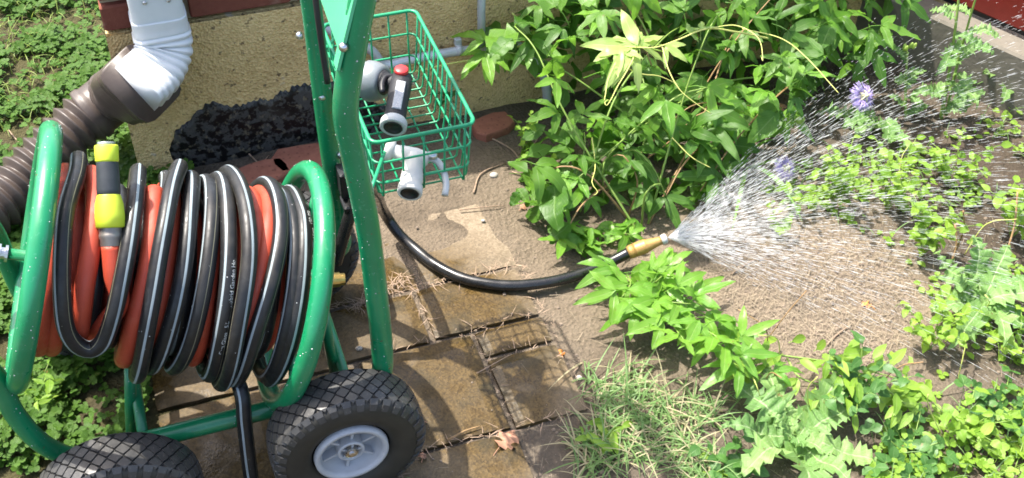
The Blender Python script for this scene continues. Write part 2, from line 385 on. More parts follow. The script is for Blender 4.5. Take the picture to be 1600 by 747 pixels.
def spline(pts, step=.008, close=False):
    P = [Vector(p) for p in pts]; L = len(P); out = []
    R = L if close else L - 1
    for i in range(R):
        if close: p0, p1, p2, p3 = P[(i - 1) % L], P[i], P[(i + 1) % L], P[(i + 2) % L]
        else: p0 = P[i - 1] if i else P[0] * 2 - P[1]; p1 = P[i]; p2 = P[i + 1]; p3 = P[i + 2] if i + 2 < L else P[-1] * 2 - P[-2]
        k = max(2, int((p2 - p1).length / step))
        for j in range(k):
            t = j / k
            out.append(.5 * ((2 * p1) + (p2 - p0) * t + (2 * p0 - 5 * p1 + 4 * p2 - p3) * t * t + (3 * p1 - p0 - 3 * p2 + p3) * t ** 3))
    if not close: out.append(P[-1])
    return out
def frame(d, nrm):
    Y = Vector(d).normalized(); Z = Vector(nrm); Z = Z - Y * Z.dot(Y)
    if Z.length < 1e-4: Z = Vector((0, 0, 1)) - Y * Y.z
    if Z.length < 1e-4: Z = Vector((1, 0, 0))
    Z.normalize(); X = Y.cross(Z)
    return Matrix((X, Y, Z)).transposed()
def mwat(p, d, nrm, sc=1.):
    return Matrix.Translation(Vector(p)) @ (frame(d, nrm) * sc).to_4x4()
RU = random.uniform
def inpoly(u, v, poly):
    r = False; j = len(poly) - 1
    for i in range(len(poly)):
        a, b = poly[i], poly[j]
        if (a[1] > v) != (b[1] > v) and u < (b[0] - a[0]) * (v - a[1]) / (b[1] - a[1]) + a[0]: r = not r
        j = i
    return r
def polyrand(poly):
    us = [p[0] for p in poly]; vs = [p[1] for p in poly]
    while True:
        u, v = RU(min(us), max(us)), RU(min(vs), max(vs))
        if inpoly(u, v, poly): return u, v

# ------------------------------------------------------------------ ground
WALLY = .718
PAV = [(-.10, .035, .043, .180), (.043, .035, .243, .180), (.243, .043, .420, .180), (.428, .046, .643, .183),
       (-.10, -.205, .10, .027), (.108, -.205, .268, .027), (.276, -.200, .498, .035), (.506, -.026, .645, .040), (.506, -.205, .647, -.036),
       (-.02, .190, .22, .42), (.228, .190, .44, .42), (.448, .192, .65, .42), (.02, -.45, .255, -.213), (.263, -.45, .50, -.209)]
def gz(x, y):
    n = noise.noise(Vector((x * 3, y * 3, 1.3))) * .012 + noise.noise(Vector((x * 11, y * 11, 4))) * .006 + noise.noise(Vector((x * 34, y * 34, 7))) * .0025
    ins = min(x + .10, .66 - x, y + .46, .43 - y)
    k = max(0, min(1, ins / .04 + .5)); k = k * k * (3 - 2 * k)
    z = -.004 + n
    if x < -.05: z -= .012 * min(1, (-.05 - x) / .1)
    md = math.hypot((x - 1.15) / .35, (y + .02) / .3)
    z += .03 * max(0, 1 - md)
    far = max(0, math.hypot(x - .5, y) - 3) ; z = z / (1 + far)
    sand = max(0, min(1, (y - .17) / .12)) * max(0, min(1, (.46 - y) / .05))   # sand has washed over the back slabs
    return z * (1 - k) + k * (-.013 + sand * .0095 + n * .25 * max(sand, .2))
def axis(a, b, st, far):
    L = list(np.arange(a, b + 1e-6, st)); lo = []; d = st * 2; x = a
    while x > -far: x -= d; lo.append(x); d *= 1.6
    hi = []; d = st * 2; x = b
    while x < far: x += d; hi.append(x); d *= 1.6
    return lo[::-1] + L + hi
gx = axis(-1.0, 2.5, .012, 60); gy = axis(-.75, 1.9, .012, 60)
b = B(); nx = len(gx)
V = [(x, y, gz(x, y)) for y in gy for x in gx]
F = [(j * nx + i, j * nx + i + 1, (j + 1) * nx + i + 1, (j + 1) * nx + i) for j in range(len(gy) - 1) for i in range(nx - 1)]
b.add(V, F); b.build('ground', 'soil', kind='structure')

# paving slabs, each its own piece
b = B(); b.box((.28, -.015, -.045), .36, .41, .012); pav = b.build('paving', 'soil', kind='structure')
for i, (x0, y0, x1, y1) in enumerate(PAV):
    x0 += .0018; y0 += .0018; x1 -= .0018; y1 -= .0018
    bb = B(); nxp = 9; top = RU(-.002, .002) if i not in (9, 10, 11) else -.004
    tx, ty = RU(-.006, .006), RU(-.006, .006); cx, cy = (x0 + x1) / 2, (y0 + y1) / 2
    V = []; F = []
    def edge(t, s0, k): return noise.noise(Vector((t * 60, s0 * 9, k + i * 3.1))) * .0022
    for j in range(nxp):
        for k in range(nxp):
            X = x0 + (x1 - x0) * k / (nxp - 1); Y = y0 + (y1 - y0) * j / (nxp - 1); z = top + (X - cx) * tx + (Y - cy) * ty
            if k in (0, nxp - 1): X += edge(Y, X, 1); z -= .0035
            if j in (0, nxp - 1): Y += edge(X, Y, 5); z -= .0035
            z += noise.noise(Vector((X * 30, Y * 30, 2))) * .0008
            V.append((X, Y, z))
    F = [(j * nxp + k, j * nxp + k + 1, (j + 1) * nxp + k + 1, (j + 1) * nxp + k) for j in range(nxp - 1) for k in range(nxp - 1)]
    per = [k for k in range(nxp)] + [j * nxp + nxp - 1 for j in range(1, nxp)] + [(nxp - 1) * nxp + k for k in range(nxp - 2, -1, -1)] + [j * nxp for j in range(nxp - 2, 0, -1)]
    o = len(V); V += [(V[q][0], V[q][1], -.035) for q in per]; m = len(per)
    F += [(per[q], o + q, o + (q + 1) % m, per[(q + 1) % m]) for q in range(m)]
    bb.add(V, F, None, False); bb.build('paver', 'paver', pav)

# ------------------------------------------------------------------ house wall
wall = thing('house_wall', (.9, WALLY, 0), 'low house wall of pebbly sand render with red bricks above and black tar at its foot', 'wall')
XW0, XW1 = -.052, 2.05; BZ = .362
b = B(); V = []; F = []; nxw, nzw = 180, 42
for j in range(nzw):
    for i in range(nxw):
        x = XW0 + (XW1 - XW0) * i / (nxw - 1); z = -.06 + (BZ - .006 + .06) * j / (nzw - 1)
        d = noise.noise(Vector((x * 8, 0, z * 8))) * .004 + noise.noise(Vector((x * 40, 3, z * 40))) * .002
        V.append((x, WALLY - d - .004, z))
F = [(j * nxw + i, j * nxw + i + 1, (j + 1) * nxw + i + 1, (j + 1) * nxw + i) for j in range(nzw - 1) for i in range(nxw - 1)]
b.add(V, F); b.box(((XW0 + XW1) / 2, WALLY + .105, .148), (XW1 - XW0) / 2 - .001, .095, .206)
b.build('foundation', 'render', wall)
b = B(); b.box(((XW0 + XW1) / 2, WALLY + .112, .43), (XW1 - XW0) / 2 - .004, .098, .072); b.build('mortar', 'mortar', wall)
bw, bh, jt = .205, .058, .0115
for r in range(2):
    x = XW0 - (0 if r % 2 == 0 else .105) + .001
    if r == 0: widths = [.166]
    z = BZ + .003 + r * (bh + jt); first = True
    while x < XW1 - .02:
        x0 = max(x, XW0); wd = (.158 if (r == 0 and first) else bw); x1 = min(x + wd, XW1); first = False
        if x1 - x0 > .02:
            bb = B(); bb.box(((x0 + x1) / 2, WALLY + .046 + RU(-.002, .002), z + bh / 2), (x1 - x0) / 2, .05, bh / 2 - RU(0, .0015), bev=.004)
            o = bb.build('brick', 'brick', wall)
        x += wd + jt
b = B(); b.box(((XW0 + XW1) / 2, WALLY + .1, .52), (XW1 - XW0) / 2 + .01, .125, .018, bev=.004); b.build('coping', 'concrete', wall)
# tar band: irregular top edge, lumpy
b = B(); V = []; F = []; nxt, nzt = 220, 22; X0, X1 = .015, .56
for i in range(nxt):
    x = X0 + (X1 - X0) * i / (nxt - 1)
    e = .150 + noise.noise(Vector((x * 7, 1, 0))) * .034 + noise.noise(Vector((x * 34, 2, 0))) * .018 + noise.noise(Vector((x * 110, 2, 0))) * .011
    if x < .12: e -= (.12 - x) * .95
    if x > .42: e -= (x - .42) * 1.1
    e = max(e, -.03)
    for j in range(nzt):
        t = j / (nzt - 1); z = -.05 + (e + .05) * t
        d = .0085 + noise.noise(Vector((x * 9, 7, z * 9))) * .0015 + noise.noise(Vector((x * 70, 7, z * 70))) * .0008
        d *= min(1, (x - X0) / .02, (X1 - x) / .02 + .05)
        if t > .99: d = .0
        V.append((x, WALLY - d - .002, z))
F = [(i * nzt + j, (i + 1) * nzt + j, (i + 1) * nzt + j + 1, i * nzt + j + 1) for i in range(nxt - 1) for j in range(nzt - 1)]
b.add(V, F); b.build('tar_band', 'tar', wall)

# ------------------------------------------------------------------ downspout + drain
ds = thing('downspout', (.06, .66, .1), 'white metal downspout with crimped elbow on the brick corner', 'downspout')
def rrect(hw, hd, n=20, p=5.):
    out = []
    for k in range(n):
        a = 2 * math.pi * k / n; c, s_ = math.cos(a), math.sin(a); q = (abs(c) ** p + abs(s_) ** p) ** (-1 / p); out.append((c * q * hw, s_ * q * hd))
    return out
def loft(b, rings, caps=True, smooth=True):
    n = len(rings[0]); V = [p for r in rings for p in r]
    F = [(i * n + k, i * n + (k + 1) % n, (i + 1) * n + (k + 1) % n, (i + 1) * n + k) for i in range(len(rings) - 1) for k in range(n)]
    if caps: F += [tuple(range(n - 1, -1, -1)), tuple((len(rings) - 1) * n + k for k in range(n))]
    b.add(V, F, None, smooth)
def sect(c, X, Y, pts): return [c + X * p + Y * q for p, q in pts]
Yw = WALLY - .045
p_top = PY(243, -40, Yw); p1 = PY(250, 40, Yw); p2 = PY(255, 75, Yw - .01); p3 = PY(240, 112, Yw - .045); p4 = PY(212, 138, Yw - .085)
top = Vector((p1.x, Yw, .64))
b = B(); WX, WY = .051, .036
loft(b, [sect(Vector((p1.x, Yw, z)), Vector((1, 0, 0)), Vector((0, 1, 0)), rrect(WX, WY, 28, 7)) for z in (.535, .5, .4, p1.z)])
b.build('pipe', 'white', ds)
path = spline([Vector((p1.x, Yw, p1.z + .03)), p1, p2, p3, p4], .0022)
b = B(); rings = []; X = Vector((1, 0, 0)); L = len(path)
T0 = None
for i, c in enumerate(path):
    T = (path[min(i + 1, L - 1)] - path[max(i - 1, 0)]).normalized()
    Xv = X - T * X.dot(T); Xv.normalize(); X = Xv; Yv = T.cross(Xv) * -1
    t = i / (L - 1); rip = 0
    if .2 < t < .93: rip = .0075 * (abs(math.sin(math.pi * (t - .2) / .73 * 9)) ** .6 - .6)
    rings.append(sect(c, Xv, Yv, rrect(WX + .003 + rip, WY + .003 + rip, 28, 5)))
loft(b, rings); b.build('elbow', 'white', ds)
for uu in (226, 263):
    b = B(); p = PY(uu, 4 if uu < 250 else 0, Yw - WY); b.lathe([(0, .0045), (.002, .0045), (.0035, .002)], p + Vector((0, -.001, 0)), (0, -1, 0), 10); b.build('screw', 'metal', ds)
endp = path[-1]; endd = (path[-1] - path[-4]).normalized()
dr = thing('drain_extension', PZ(100, 220, 0), 'brown corrugated plastic drain pipe running from the white downspout elbow', 'drain pipe')
q0 = endp - endd * .018; q1 = PZ(178, 150, .165); q2 = PZ(140, 180, .135)
b = B(); rings = []
ad = spline([q0, q0.lerp(q1, .55), q1, q2], .004); L = len(ad); X = Xv.copy()
for i, c in enumerate(ad):
    T = (ad[min(i + 1, L - 1)] - ad[max(i - 1, 0)]).normalized(); X = (X - T * X.dot(T)).normalized(); Yv = T.cross(X)
    t = i / (L - 1); k = max(0, min(1, (t - .36) / .16)); k = k * k * (3 - 2 * k); pw = 6 * (1 - k) + 2 * k
    hw = .065 * (1 - k) + .057 * k; hd = .051 * (1 - k) + .057 * k
    if t < .06: hw += .004; hd += .004
    if .13 < t < .16: hw += .002; hd += .002
    if .58 < t < .86 and int((t - .58) / .035) % 2 == 0: hw += .003; hd += .003
    if t > .95: hw += .004; hd += .004
    rings.append(sect(c, X, Yv, rrect(hw, hd, 32, pw)))
loft(b, rings); b.build('adapter', 'brown', dr)
pp = spline([q2, PZ(100, 218, .11), PZ(50, 268, .075), PZ(5, 312, .058), PZ(-60, 362, .055), PZ(-200, 450, .055)], .0024)
Ln = [0.]
for i in range(1, len(pp)): Ln.append(Ln[-1] + (pp[i] - pp[i - 1]).length)
rad = [.046 + .0155 * (1 - abs(((l / .0285) % 1) * 2 - 1)) for l in Ln]
b = B(); b.tube(pp, .05, 32, radii=rad); b.build('corrugated_pipe', 'brown', dr)

# conduit on the wall
cn = thing('wall_conduit', (.74, .7, 0), 'grey metal conduit running along the wall behind the basket', 'conduit')
yc = WALLY - .028
b = B(); b.tube(spline([PY(500, 40, yc), PY(575, 75, yc), PY(600, 100, yc), PY(640, 93, yc), PY(700, 82, yc), PY(752, 76, yc), PY(800, 70, yc), PY(835, 85, yc - .01), PY(850, 120, yc - .02), PY(856, 160, yc - .03)], .008), .0105, 14); b.build('pipe', 'galv', cn)
b = B(); b.tube([PY(752, 78, yc - .012), PY(752, 20, yc - .008), Vector((PY(752, 20, yc).x, yc - .008, .53))], .009, 14); b.build('riser', 'galv', cn)
b = B(); p = PY(717, 78, yc); b.lathe([(-.007, .0125), (.007, .0125)], p, (1, -.05, -.06), 16); b.box(p + Vector((0, .008, .017)), .008, .006, .009, bev=.002); b.build('strap', 'galv', cn)
b = B(); b.tube(spline([PY(580, 104, WALLY - .03), PY(640, 112, WALLY - .04), PY(700, 100, WALLY - .05), PY(760, 88, WALLY - .05), PY(830, 60, WALLY - .06), PY(800, 20, WALLY - .04)], .01), .0022, 6)
o = b.build('vine_runner', 'tendril', None, label='thin yellow-green vine runner strung along the grey conduit', cat='vine')

# bulkhead at the right: concrete kerb with red board above
kb = thing('bulkhead_kerb', PZ(1500, 60, .0), 'grey concrete kerb in the far right corner below the red board', 'kerb')
A0 = PZ(1417, 8, .15); A1 = PZ(1600, 90, .15); dv = (A1 - A0).normalized(); nv = Vector((dv.y, -dv.x, 0)); 
if nv.x < 0: nv = -nv
a0 = A0 - dv * .25; a1 = A1 + dv * 1.6; wd = .075
mid = (a0 + a1) / 2 + nv * wd / 2
b = B(); b.box(Vector((mid.x, mid.y, .045)), (a1 - a0).length / 2, wd / 2 + .001, .105, (dv, nv, Vector((0, 0, 1))), bev=.006); b.build('kerb_block', 'concrete', kb)
rb = thing('bulkhead_board', mid + nv * .1, 'dark red painted board in the far top right corner above concrete kerb', 'board')
b = B(); m2 = mid + nv * (wd / 2 + .03); b.box(Vector((m2.x, m2.y, .245)), (a1 - a0).length / 2, .025, .083, (dv, nv, Vector((0, 0, 1))), bev=.004); b.build('panel', 'redpaint', rb)
b = B(); b.box(Vector((m2.x, m2.y, .156)) + nv * .004, (a1 - a0).length / 2, .024, .0055, (dv, nv, Vector((0, 0, 1)))); b.build('gap_shade', 'black', rb)  # black strip standing in for the shade in the gap under the board

# ------------------------------------------------------------------ hose reel cart
cart = thing('hose_reel_cart', (0, 0, 0), 'green tubular hose reel cart on chunky black tyres with a wire basket', 'hose cart')
RC = Vector((-.0192, -.0094, .3679)); RA = Vector((.9324, -.1069, -.3451)).normalized(); RR = .1916
E1 = (Vector((0, 0, 1)) - RA * RA.z).normalized(); E2 = E1.cross(RA)          # up, towards the camera side
if E2.y > 0: E2 = -E2
XL, XR = -.1985, .1984
def rp(s, phi, r): return RC + RA * s + (E1 * math.cos(phi) + E2 * math.sin(phi)) * r
reel = bpy.data.objects.new('reel', None); COL.objects.link(reel); reel.parent = cart; PINV['reel'] = Matrix()
for s_ in (XL, XR):
    b = B(); b.tube([rp(s_, 2 * math.pi * k / 64, RR) for k in range(64)], .0165, 14, up=[(rp(s_, 2 * math.pi * k / 64, RR) - rp(s_, 0, 0)) for k in range(64)], close=True)
    b.build('flange_ring', 'green', reel)
    for k in range(3):
        a = 2 * math.pi * k / 3 - .22
        bb = B(); bb.tube([rp(s_, a, .03), rp(s_, a, RR - .008)], .006, 10); bb.build('spoke', 'green', reel)
b = B(); b.lathe([(-.195, .085), (.195, .085)], RC, RA, 32); b.build('drum', 'green', reel)
b = B(); b.lathe([(-.24, .0085), (.225, .0085)], RC, RA, 16); b.build('axle', 'green', reel)
b = B(); b.lathe([(-.256, .009), (-.250, .009), (-.250, .014), (-.244, .014), (-.244, .009), (-.238, .009), (-.238, .013), (-.234, .013)], RC, RA, 14, False); b.build('axle_nut', 'metal', reel)
# brass inlet on the right
br = PD(527, 437, dep(RC + RA * .2) - .01)
b = B(); b.lathe([(-.05, .009), (-.012, .009), (-.012, .0125), (.004, .0125), (.004, .0105), (.012, .0105), (.012, .007)], br, (.97, -.1, -.1), 18, False); b.build('inlet_fitting', 'brass', reel)

# base rails and left hoop
yn, yf = -.14, .14
base = bpy.data.objects.new('base_frame', None); COL.objects.link(base); base.parent = cart; PINV['base_frame'] = Matrix()
b = B(); b.tube(spline([(.235, yn, .135), (.10, yn, .135), (-.10, yn, .134), (-.185, yn, .134), PY(110, 713, yn), PY(62, 690, yn), PY(22, 645, yn), PY(0, 598, yn), (-.292, -.135, .40), (-.295, -.09, .475), (-.290, 0, .505), (-.278, .09, .475), (-.268, .137, .40), (-.262, .14, .25), (-.235, .14, .155), (-.18, .14, .134), (0, .14, .135), (.235, .14, .137)], .012), .0155, 14); b.build('rail', 'green', base)
for xx in (-.163, .198):
    for y0_, y1_ in ((-.262, -.14), (.14, .262)):
        b = B(); b.tube([(xx, y0_, .126), (xx, y1_, .128)], .008, 10); b.build('wheel_axle', 'metal', base)
b = B(); b.tube([PY(203, 560, -.05), PY(204, 640, -.05), PY(206, 690, -.05)], .0095, 12); b.build('strut', 'green', base)
b = B(); b.tube([PY(505, 480, -.07), PY(514, 540, -.07), PY(527, 600, -.07)], .009, 12); b.build('strut', 'green', base)
b = B(); b.tube([(-.115, -.135, .134), (-.115, .135, .134)], .009, 12); b.build('crossbar', 'green', base)
b = B(); b.tube([(.225, -.135, .134), (.225, .135, .134)], .009, 12); b.build('crossbar', 'green', base)
# axle bearing plate on the left hoop and crank
b = B(); b.tube(spline([RC + RA * -.262, RC + RA * -.29 + Vector((0, .02, .02)), RC + RA * -.30 + Vector((0, .08, .05)), RC + RA * -.30 + Vector((0, .13, .07))], .01), .011, 12); b.build('crank_arm', 'green', reel)
b = B(); b.lathe([(0, .014), (.09, .014), (.1, .010)], RC + RA * -.30 + Vector((0, .13, .07)), -RA, 14); b.build('crank_grip', 'black', reel)

# handle: two bent uprights joined by a top bar, plate between
handle = bpy.data.objects.new('handle', None); COL.objects.link(handle); handle.parent = cart; PINV['handle'] = Matrix()
hn = -.18
P = [(.10, -.155, .137), (.19, -.165, .139), (.245, -.176, .152), (.272, hn, .195), PY(597, 545, hn), PY(586, 440, hn), PY(574, 350, hn), PY(556, 260, hn), PY(543, 200, hn), PY(540, 165, hn), PY(545, 120, hn), PY(556, 55, hn), PY(567, -5, hn)]
pe = Vector(P[-1]); up = (pe - Vector(P[-3])).normalized()
P += [pe + up * .10, pe + up * .20 + Vector((.01, .015, 0)), pe + up * .235 + Vector((.01, .06, 0))]
topn = P[-1]
b = B(); b.tube(spline(P, .01), .0175, 16); b.build('upright', 'green', handle)
hf = .18
Q = [(.10, .155, .137), (.19, .165, .139), (.25, .174, .155), PY(534, 385, hf), PY(529, 340, hf), PY(510, 200, hf), PY(494, 70, hf), PY(486, 5, hf)]
qe = Vector(Q[-1]); Q += [Vector((.277, hf, .78)), Vector((.30, hf, .90)), Vector((pe.x + .035, hf, pe.z + .11)), Vector((pe.x + .065, hf - .015, topn.z - .03)), Vector((topn.x, hf - .06, topn.z))]
b = B(); b.tube(spline(Q, .01), .0165, 16); b.build('upright', 'green', handle)
b = B(); b.tube([topn - Vector((0, .004, 0)), Vector(Q[-1]) + Vector((0, .004, 0))], .0175, 16); b.build('top_bar', 'green', handle)
lo_n = PY(541, 82, hn + .01); hi_n = pe + up * .12
b = B(); V = []
for tt in (0, 1):
    cn_ = lo_n.lerp(hi_n, tt) + Vector((-.006, .004, 0)); cf_ = Vector((cn_.x + .012, hf - .012, cn_.z))
    V += [cn_, cf_]
th = Vector((.0025, 0, -.001))
V2 = [V[0], V[1], V[3], V[2]]; VV = [p + th for p in V2] + [p - th for p in V2]
b.add(VV, [(0, 1, 2, 3), (7, 6, 5, 4), (0, 4, 5, 1), (1, 5, 6, 2), (2, 6, 7, 3), (3, 7, 4, 0)], None, False); b.build('plate', 'plate', handle)
b = B(); f0 = PY(545, 102, hn); f1 = PY(575, -20, hn)
dd = (f1 - f0).normalized(); sd = Vector((0, -1, .0)); 
b.box((f0 + f1) / 2 + Vector((-.0165, -.004, .004)), .0022, .009, (f1 - f0).length / 2, (dd.cross(Vector((0, 1, 0))).normalized(), Vector((0, 1, 0)), dd)); b.build('plate_flange', 'plate', handle)
for (u, v, y, d) in ((575, 353, hn, (-.1, -1, .35)), (536, 74, hn - .0, (-.9, -.6, .2)), (467, 56, hf, (-1, -.3, .1)), (503, 152, hf, (-.5, -1, .3)), (531, 243, hf, (-.3, -1, .3))):
    d = Vector(d).normalized(); p = PY(u, v, y) ; p = p + (CAM - p).normalized() * .0165
    b = B(); b.lathe([(-.004, .0062), (.001, .0062), (.0035, .0045), (.0045, .001)], p, d, 14); b.build('bolt', 'metal', handle)
b = B(); p = PY(536, 283, .145); b.box(p, .008, .018, .028, bev=.003); p2 = PY(545, 318, .13); b.box(p2, .012, .02, .008, bev=.003); b.build('latch', 'black', handle)
b = B(); b.tube(spline([PY(492, -10, .14), PY(497, 30, .13), PY(504, 80, .12), PY(512, 130, .11)], .01), .005, 8); b.build('cable', 'black', handle)
# gusset on far upright
b = B(); g0, g1, g2 = PY(512, 215, .17), PY(545, 330, .16), PY(532, 400, .17)
tn = Vector((0, .0025, 0)); b.add([g0 - tn, g1 - tn, g2 - tn, g0 + tn, g1 + tn, g2 + tn], [(0, 1, 2), (5, 4, 3), (0, 3, 4, 1), (1, 4, 5, 2), (2, 5, 3, 0)], None, False); b.build('gusset', 'green', handle)

# wire basket
bk = bpy.data.objects.new('basket', None); COL.objects.link(bk); bk.parent = cart; PINV['basket'] = Matrix()
bx0, bx1, by0, by1, bz1 = .306, .468, -.08, .252, .60; bz0 = .482
def rloop(z, ins=0., r=.014, zz=None):
    pts = []
    for (cx, cy, a0) in ((bx1 - ins - r, by0 + ins + r, -90), (bx1 - ins - r, by1 - ins - r, 0), (bx0 + ins + r, by1 - ins - r, 90), (bx0 + ins + r, by0 + ins + r, 180)):
        for k in range(5):
            a = math.radians(a0 + k * 22.5); pts.append((cx + math.cos(a) * r, cy + math.sin(a) * r, z))
    return pts
for z, r_, ins in ((bz1, .0032, 0.), (.557, .0019, .0035), (.515, .0019, .006)):
    b = B(); b.tube(rloop(z, ins), r_, 8, close=True); b.build('wire', 'wire', bk)
def wire(pts, r_=.0017):
    b = B(); b.tube(pts, r_, 6); b.build('wire', 'wire', bk)
NX, NY = 5, 13
for i in range(NX):
    x = bx0 + .016 + (bx1 - bx0 - .032) * i / (NX - 1); xi = x
    wire([(x, by0 + .001, bz1), (xi, by0 + .006, .52), (xi, by0 + .010, bz0 + .004), (xi, by0 + .015, bz0), (xi, by1 - .015, bz0), (xi, by1 - .010, bz0 + .004), (xi, by1 - .006, .52), (x, by1 - .001, bz1)])
for j in range(NY):
    y = by0 + .018 + (by1 - by0 - .036) * j / (NY - 1)
    wire([(bx0 + .001, y, bz1), (bx0 + .006, y, .52), (bx0 + .010, y, bz0 + .007), (bx0 + .015, y, bz0 + .0032), (bx1 - .015, y, bz0 + .0032), (bx1 - .010, y, bz0 + .007), (bx1 - .006, y, .52), (bx1 - .001, y, bz1)])
for yy in (-.06, .2):
    b = B(); b.tube([(.272, hn if yy < 0 else hf, .575), (bx0 + .02, by0 + .005 if yy < 0 else by1 - .005, .575)], .003, 8); b.build('hook', 'wire', bk)

# wheels
WR, WW = .128, .085
def make_tyre(b):
    prof = [(-.36, .50), (-.46, .56), (-.5, .68), (-.495, .80), (-.46, .895), (-.38, .945), (-.2, .965), (0, .97), (.2, .965), (.38, .945), (.46, .895), (.495, .80), (.5, .68), (.46, .56), (.36, .50)]
    b.lathe([(t * WW, r * WR) for t, r in prof], (0, 0, 0), (0, 1, 0), 72, True, False)
def tread(b):
    def surf(t, a, h):
        r = WR * (.97 - .018 * (abs(t) / .38) ** 2 - .06 * max(0, abs(t) - .38) / .1) + h
        return Vector((r * math.cos(a), t * WW, r * math.sin(a)))
    nA = 34; da = 2 * math.pi / nA
    for row, t0 in enumerate((-.30, -.15, 0, .15, .30)):
        for k in range(nA):
            a = (k + (.5 if row % 2 else 0)) * da
            st = random.uniform(-.004, .004)
            base = []; topv = []
            outl = ((0, -.62), (.075, -.30), (.13, 0), (.075, .30), (0, .62), (-.075, .30), (-.13, 0), (-.075, -.30))
            for (dt, f) in outl:
                base.append(surf(t0 + dt, a + f * da * .82, -.001)); topv.append(surf(t0 + dt * .86, a + f * da * .72, .0040))
            n = 8; V = base + topv
            F = [(i, (i + 1) % n, n + (i + 1) % n, n + i) for i in range(n)] + [tuple(n + i for i in range(n))]
            b.add(V, F, None, False)
    for sgn in (-1, 1):
        for k in range(nA):
            a = (k + .5) * da
            P_ = [(.37, -.36), (.37, .36), (.455, .30), (.455, -.30), ]
            base = []; topv = []
            for dt, f in P_:
                q = surf(sgn * dt, a + f * da, -.002); base.append(q); q2 = surf(sgn * dt, a + f * da * .92, .0035); topv.append(q2)
            # run down onto the shoulder
            r2 = WR * .845
            for f in (.26, -.26):
                base.append(Vector((r2 * math.cos(a + f * da), sgn * .475 * WW, r2 * math.sin(a + f * da))))
                topv.append(Vector((r2 * math.cos(a + f * da), sgn * .502 * WW, r2 * math.sin(a + f * da))))
            base = [base[0], base[1], base[2], base[4], base[5], base[3]]; topv = [topv[0], topv[1], topv[2], topv[4], topv[5], topv[3]]
            n = 6; F = [(i, (i + 1) % n, n + (i + 1) % n, n + i) for i in range(n)] + [(6, 7, 8, 11), (11, 8, 9, 10)]
            b.add(base + topv, F, None, False)
tb = B(); make_tyre(tb); tyre_me = tb.mesh('tyre', 'side')
tt_ = B(); tread(tt_); tread_me = tt_.mesh('tread', 'tyre')
rb_ = B()
for sg in (-1, 1):
    rb_.lathe([(sg * .36 * WW, .0615), (sg * .475 * WW, .0605), (sg * .485 * WW, .057), (sg * .47 * WW, .0525), (sg * .40 * WW, .051), (sg * .12 * WW, .046), (sg * .10 * WW, .016)], (0, 0, 0), (0, 1, 0), 48, True, False)
rb_.lathe([(-.38 * WW, .0225), (.38 * WW, .0225)], (0, 0, 0), (0, 1, 0), 20, True, False)
for sg in (-1, 1):
    rb_.lathe([(sg * .38 * WW, .0225), (sg * .40 * WW, .021), (sg * .40 * WW, .018), (sg * .30 * WW, .016), (sg * .28 * WW, .008)], (0, 0, 0), (0, 1, 0), 20, True, False)
    for k in range(6):
        a = k * math.pi / 3 + .35; d = Vector((math.cos(a), 0, math.sin(a))); q = Vector((-math.sin(a), 0, math.cos(a)))
        rb_.box(d * .0345 + Vector((0, sg * .19 * WW, 0)), .0135, .0022, .11 * WW, (d, q, Vector((0, 1, 0))))
    for k in range(5):
        a = k * math.pi * 2 / 5 + .1; d = Vector((math.cos(a), 0, math.sin(a))); q = Vector((-math.sin(a), 0, math.cos(a)))
        rb_.box(d * .0135 + Vector((0, sg * .37 * WW, 0)), .006, .002, .015 * WW, (d, q, Vector((0, 1, 0))))
rim_me = rb_.mesh('rim', 'rim')
nb = B(); 
for sg in (-1, 1):
    nb.lathe([(sg * .30 * WW, .0115), (sg * .43 * WW, .0115), (sg * .41 * WW, .0085), (sg * .45 * WW, .0085), (sg * .45 * WW, .0055), (sg * .475 * WW, .0055), (sg * .48 * WW, .004)], (0, 0, 0), (0, 1, 0), 12, False)
nut_me = nb.mesh('axle_nut', 'metal')
for (wx, wy, wz, rot) in ((-.163, -.2307, .114, .3), (-.163, .2241, .124, 1.1), (.1983, -.2307, .131, .0), (.1977, .2241, .131, 2.)):
    wh = bpy.data.objects.new('wheel', None); COL.objects.link(wh); wh.parent = cart; wh.location = (wx, wy, wz); wh.rotation_euler = (.0, rot, 0)
    for me, nm in ((tyre_me, 'tyre'), (tread_me, 'tread'), (rim_me, 'rim'), (nut_me, 'axle_nut')):
        o = bpy.data.objects.new(nm, me); COL.objects.link(o); o.parent = wh

# water beads on the painted tubes
def beads(name, srcs, count, parent, rmin=.0008, rmax=.0022):
    bb = B(); tot = []
    for o in srcs:
        me = o.data
        for p in me.polygons:
            if p.area > 1e-7: tot.append((p.area, o, p))
    A_ = np.array([t[0] for t in tot]); cum = np.cumsum(A_); 
    k = 0
    while k < count:
        i = int(np.searchsorted(cum, random.random() * cum[-1])); _, o, p = tot[i]
        if p.normal.z < -.2 and random.random() < .8: continue
        vs = [o.data.vertices[q].co for q in p.vertices]; a, c_ = random.random(), random.random()
        P_ = vs[0].lerp(vs[1], a).lerp(vs[-1].lerp(vs[2], a) if len(vs) > 3 else vs[2], c_)
        r = rmin + (rmax - rmin) * random.random() ** 3; n_ = p.normal; M_ = frame(n_.orthogonal(), n_)
        V = []; 
        for (h, q) in ((0, 1.), (.4, .85), (.62, .45)):
            for m in range(6): an = m * math.pi / 3; V.append(P_ + M_ @ Vector((math.cos(an) * q * r, math.sin(an) * q * r, h * r)))
        V.append(P_ + n_ * r * .7)
        F = [(l * 6 + m, l * 6 + (m + 1) % 6, l * 6 + 6 + (m + 1) % 6, l * 6 + 6 + m) for l in range(2) for m in range(6)] + [(12 + m, 12 + (m + 1) % 6, 18) for m in range(6)]
        bb.add(V, F); k += 1
    return bb.build(name, 'bead', parent, kind='stuff')
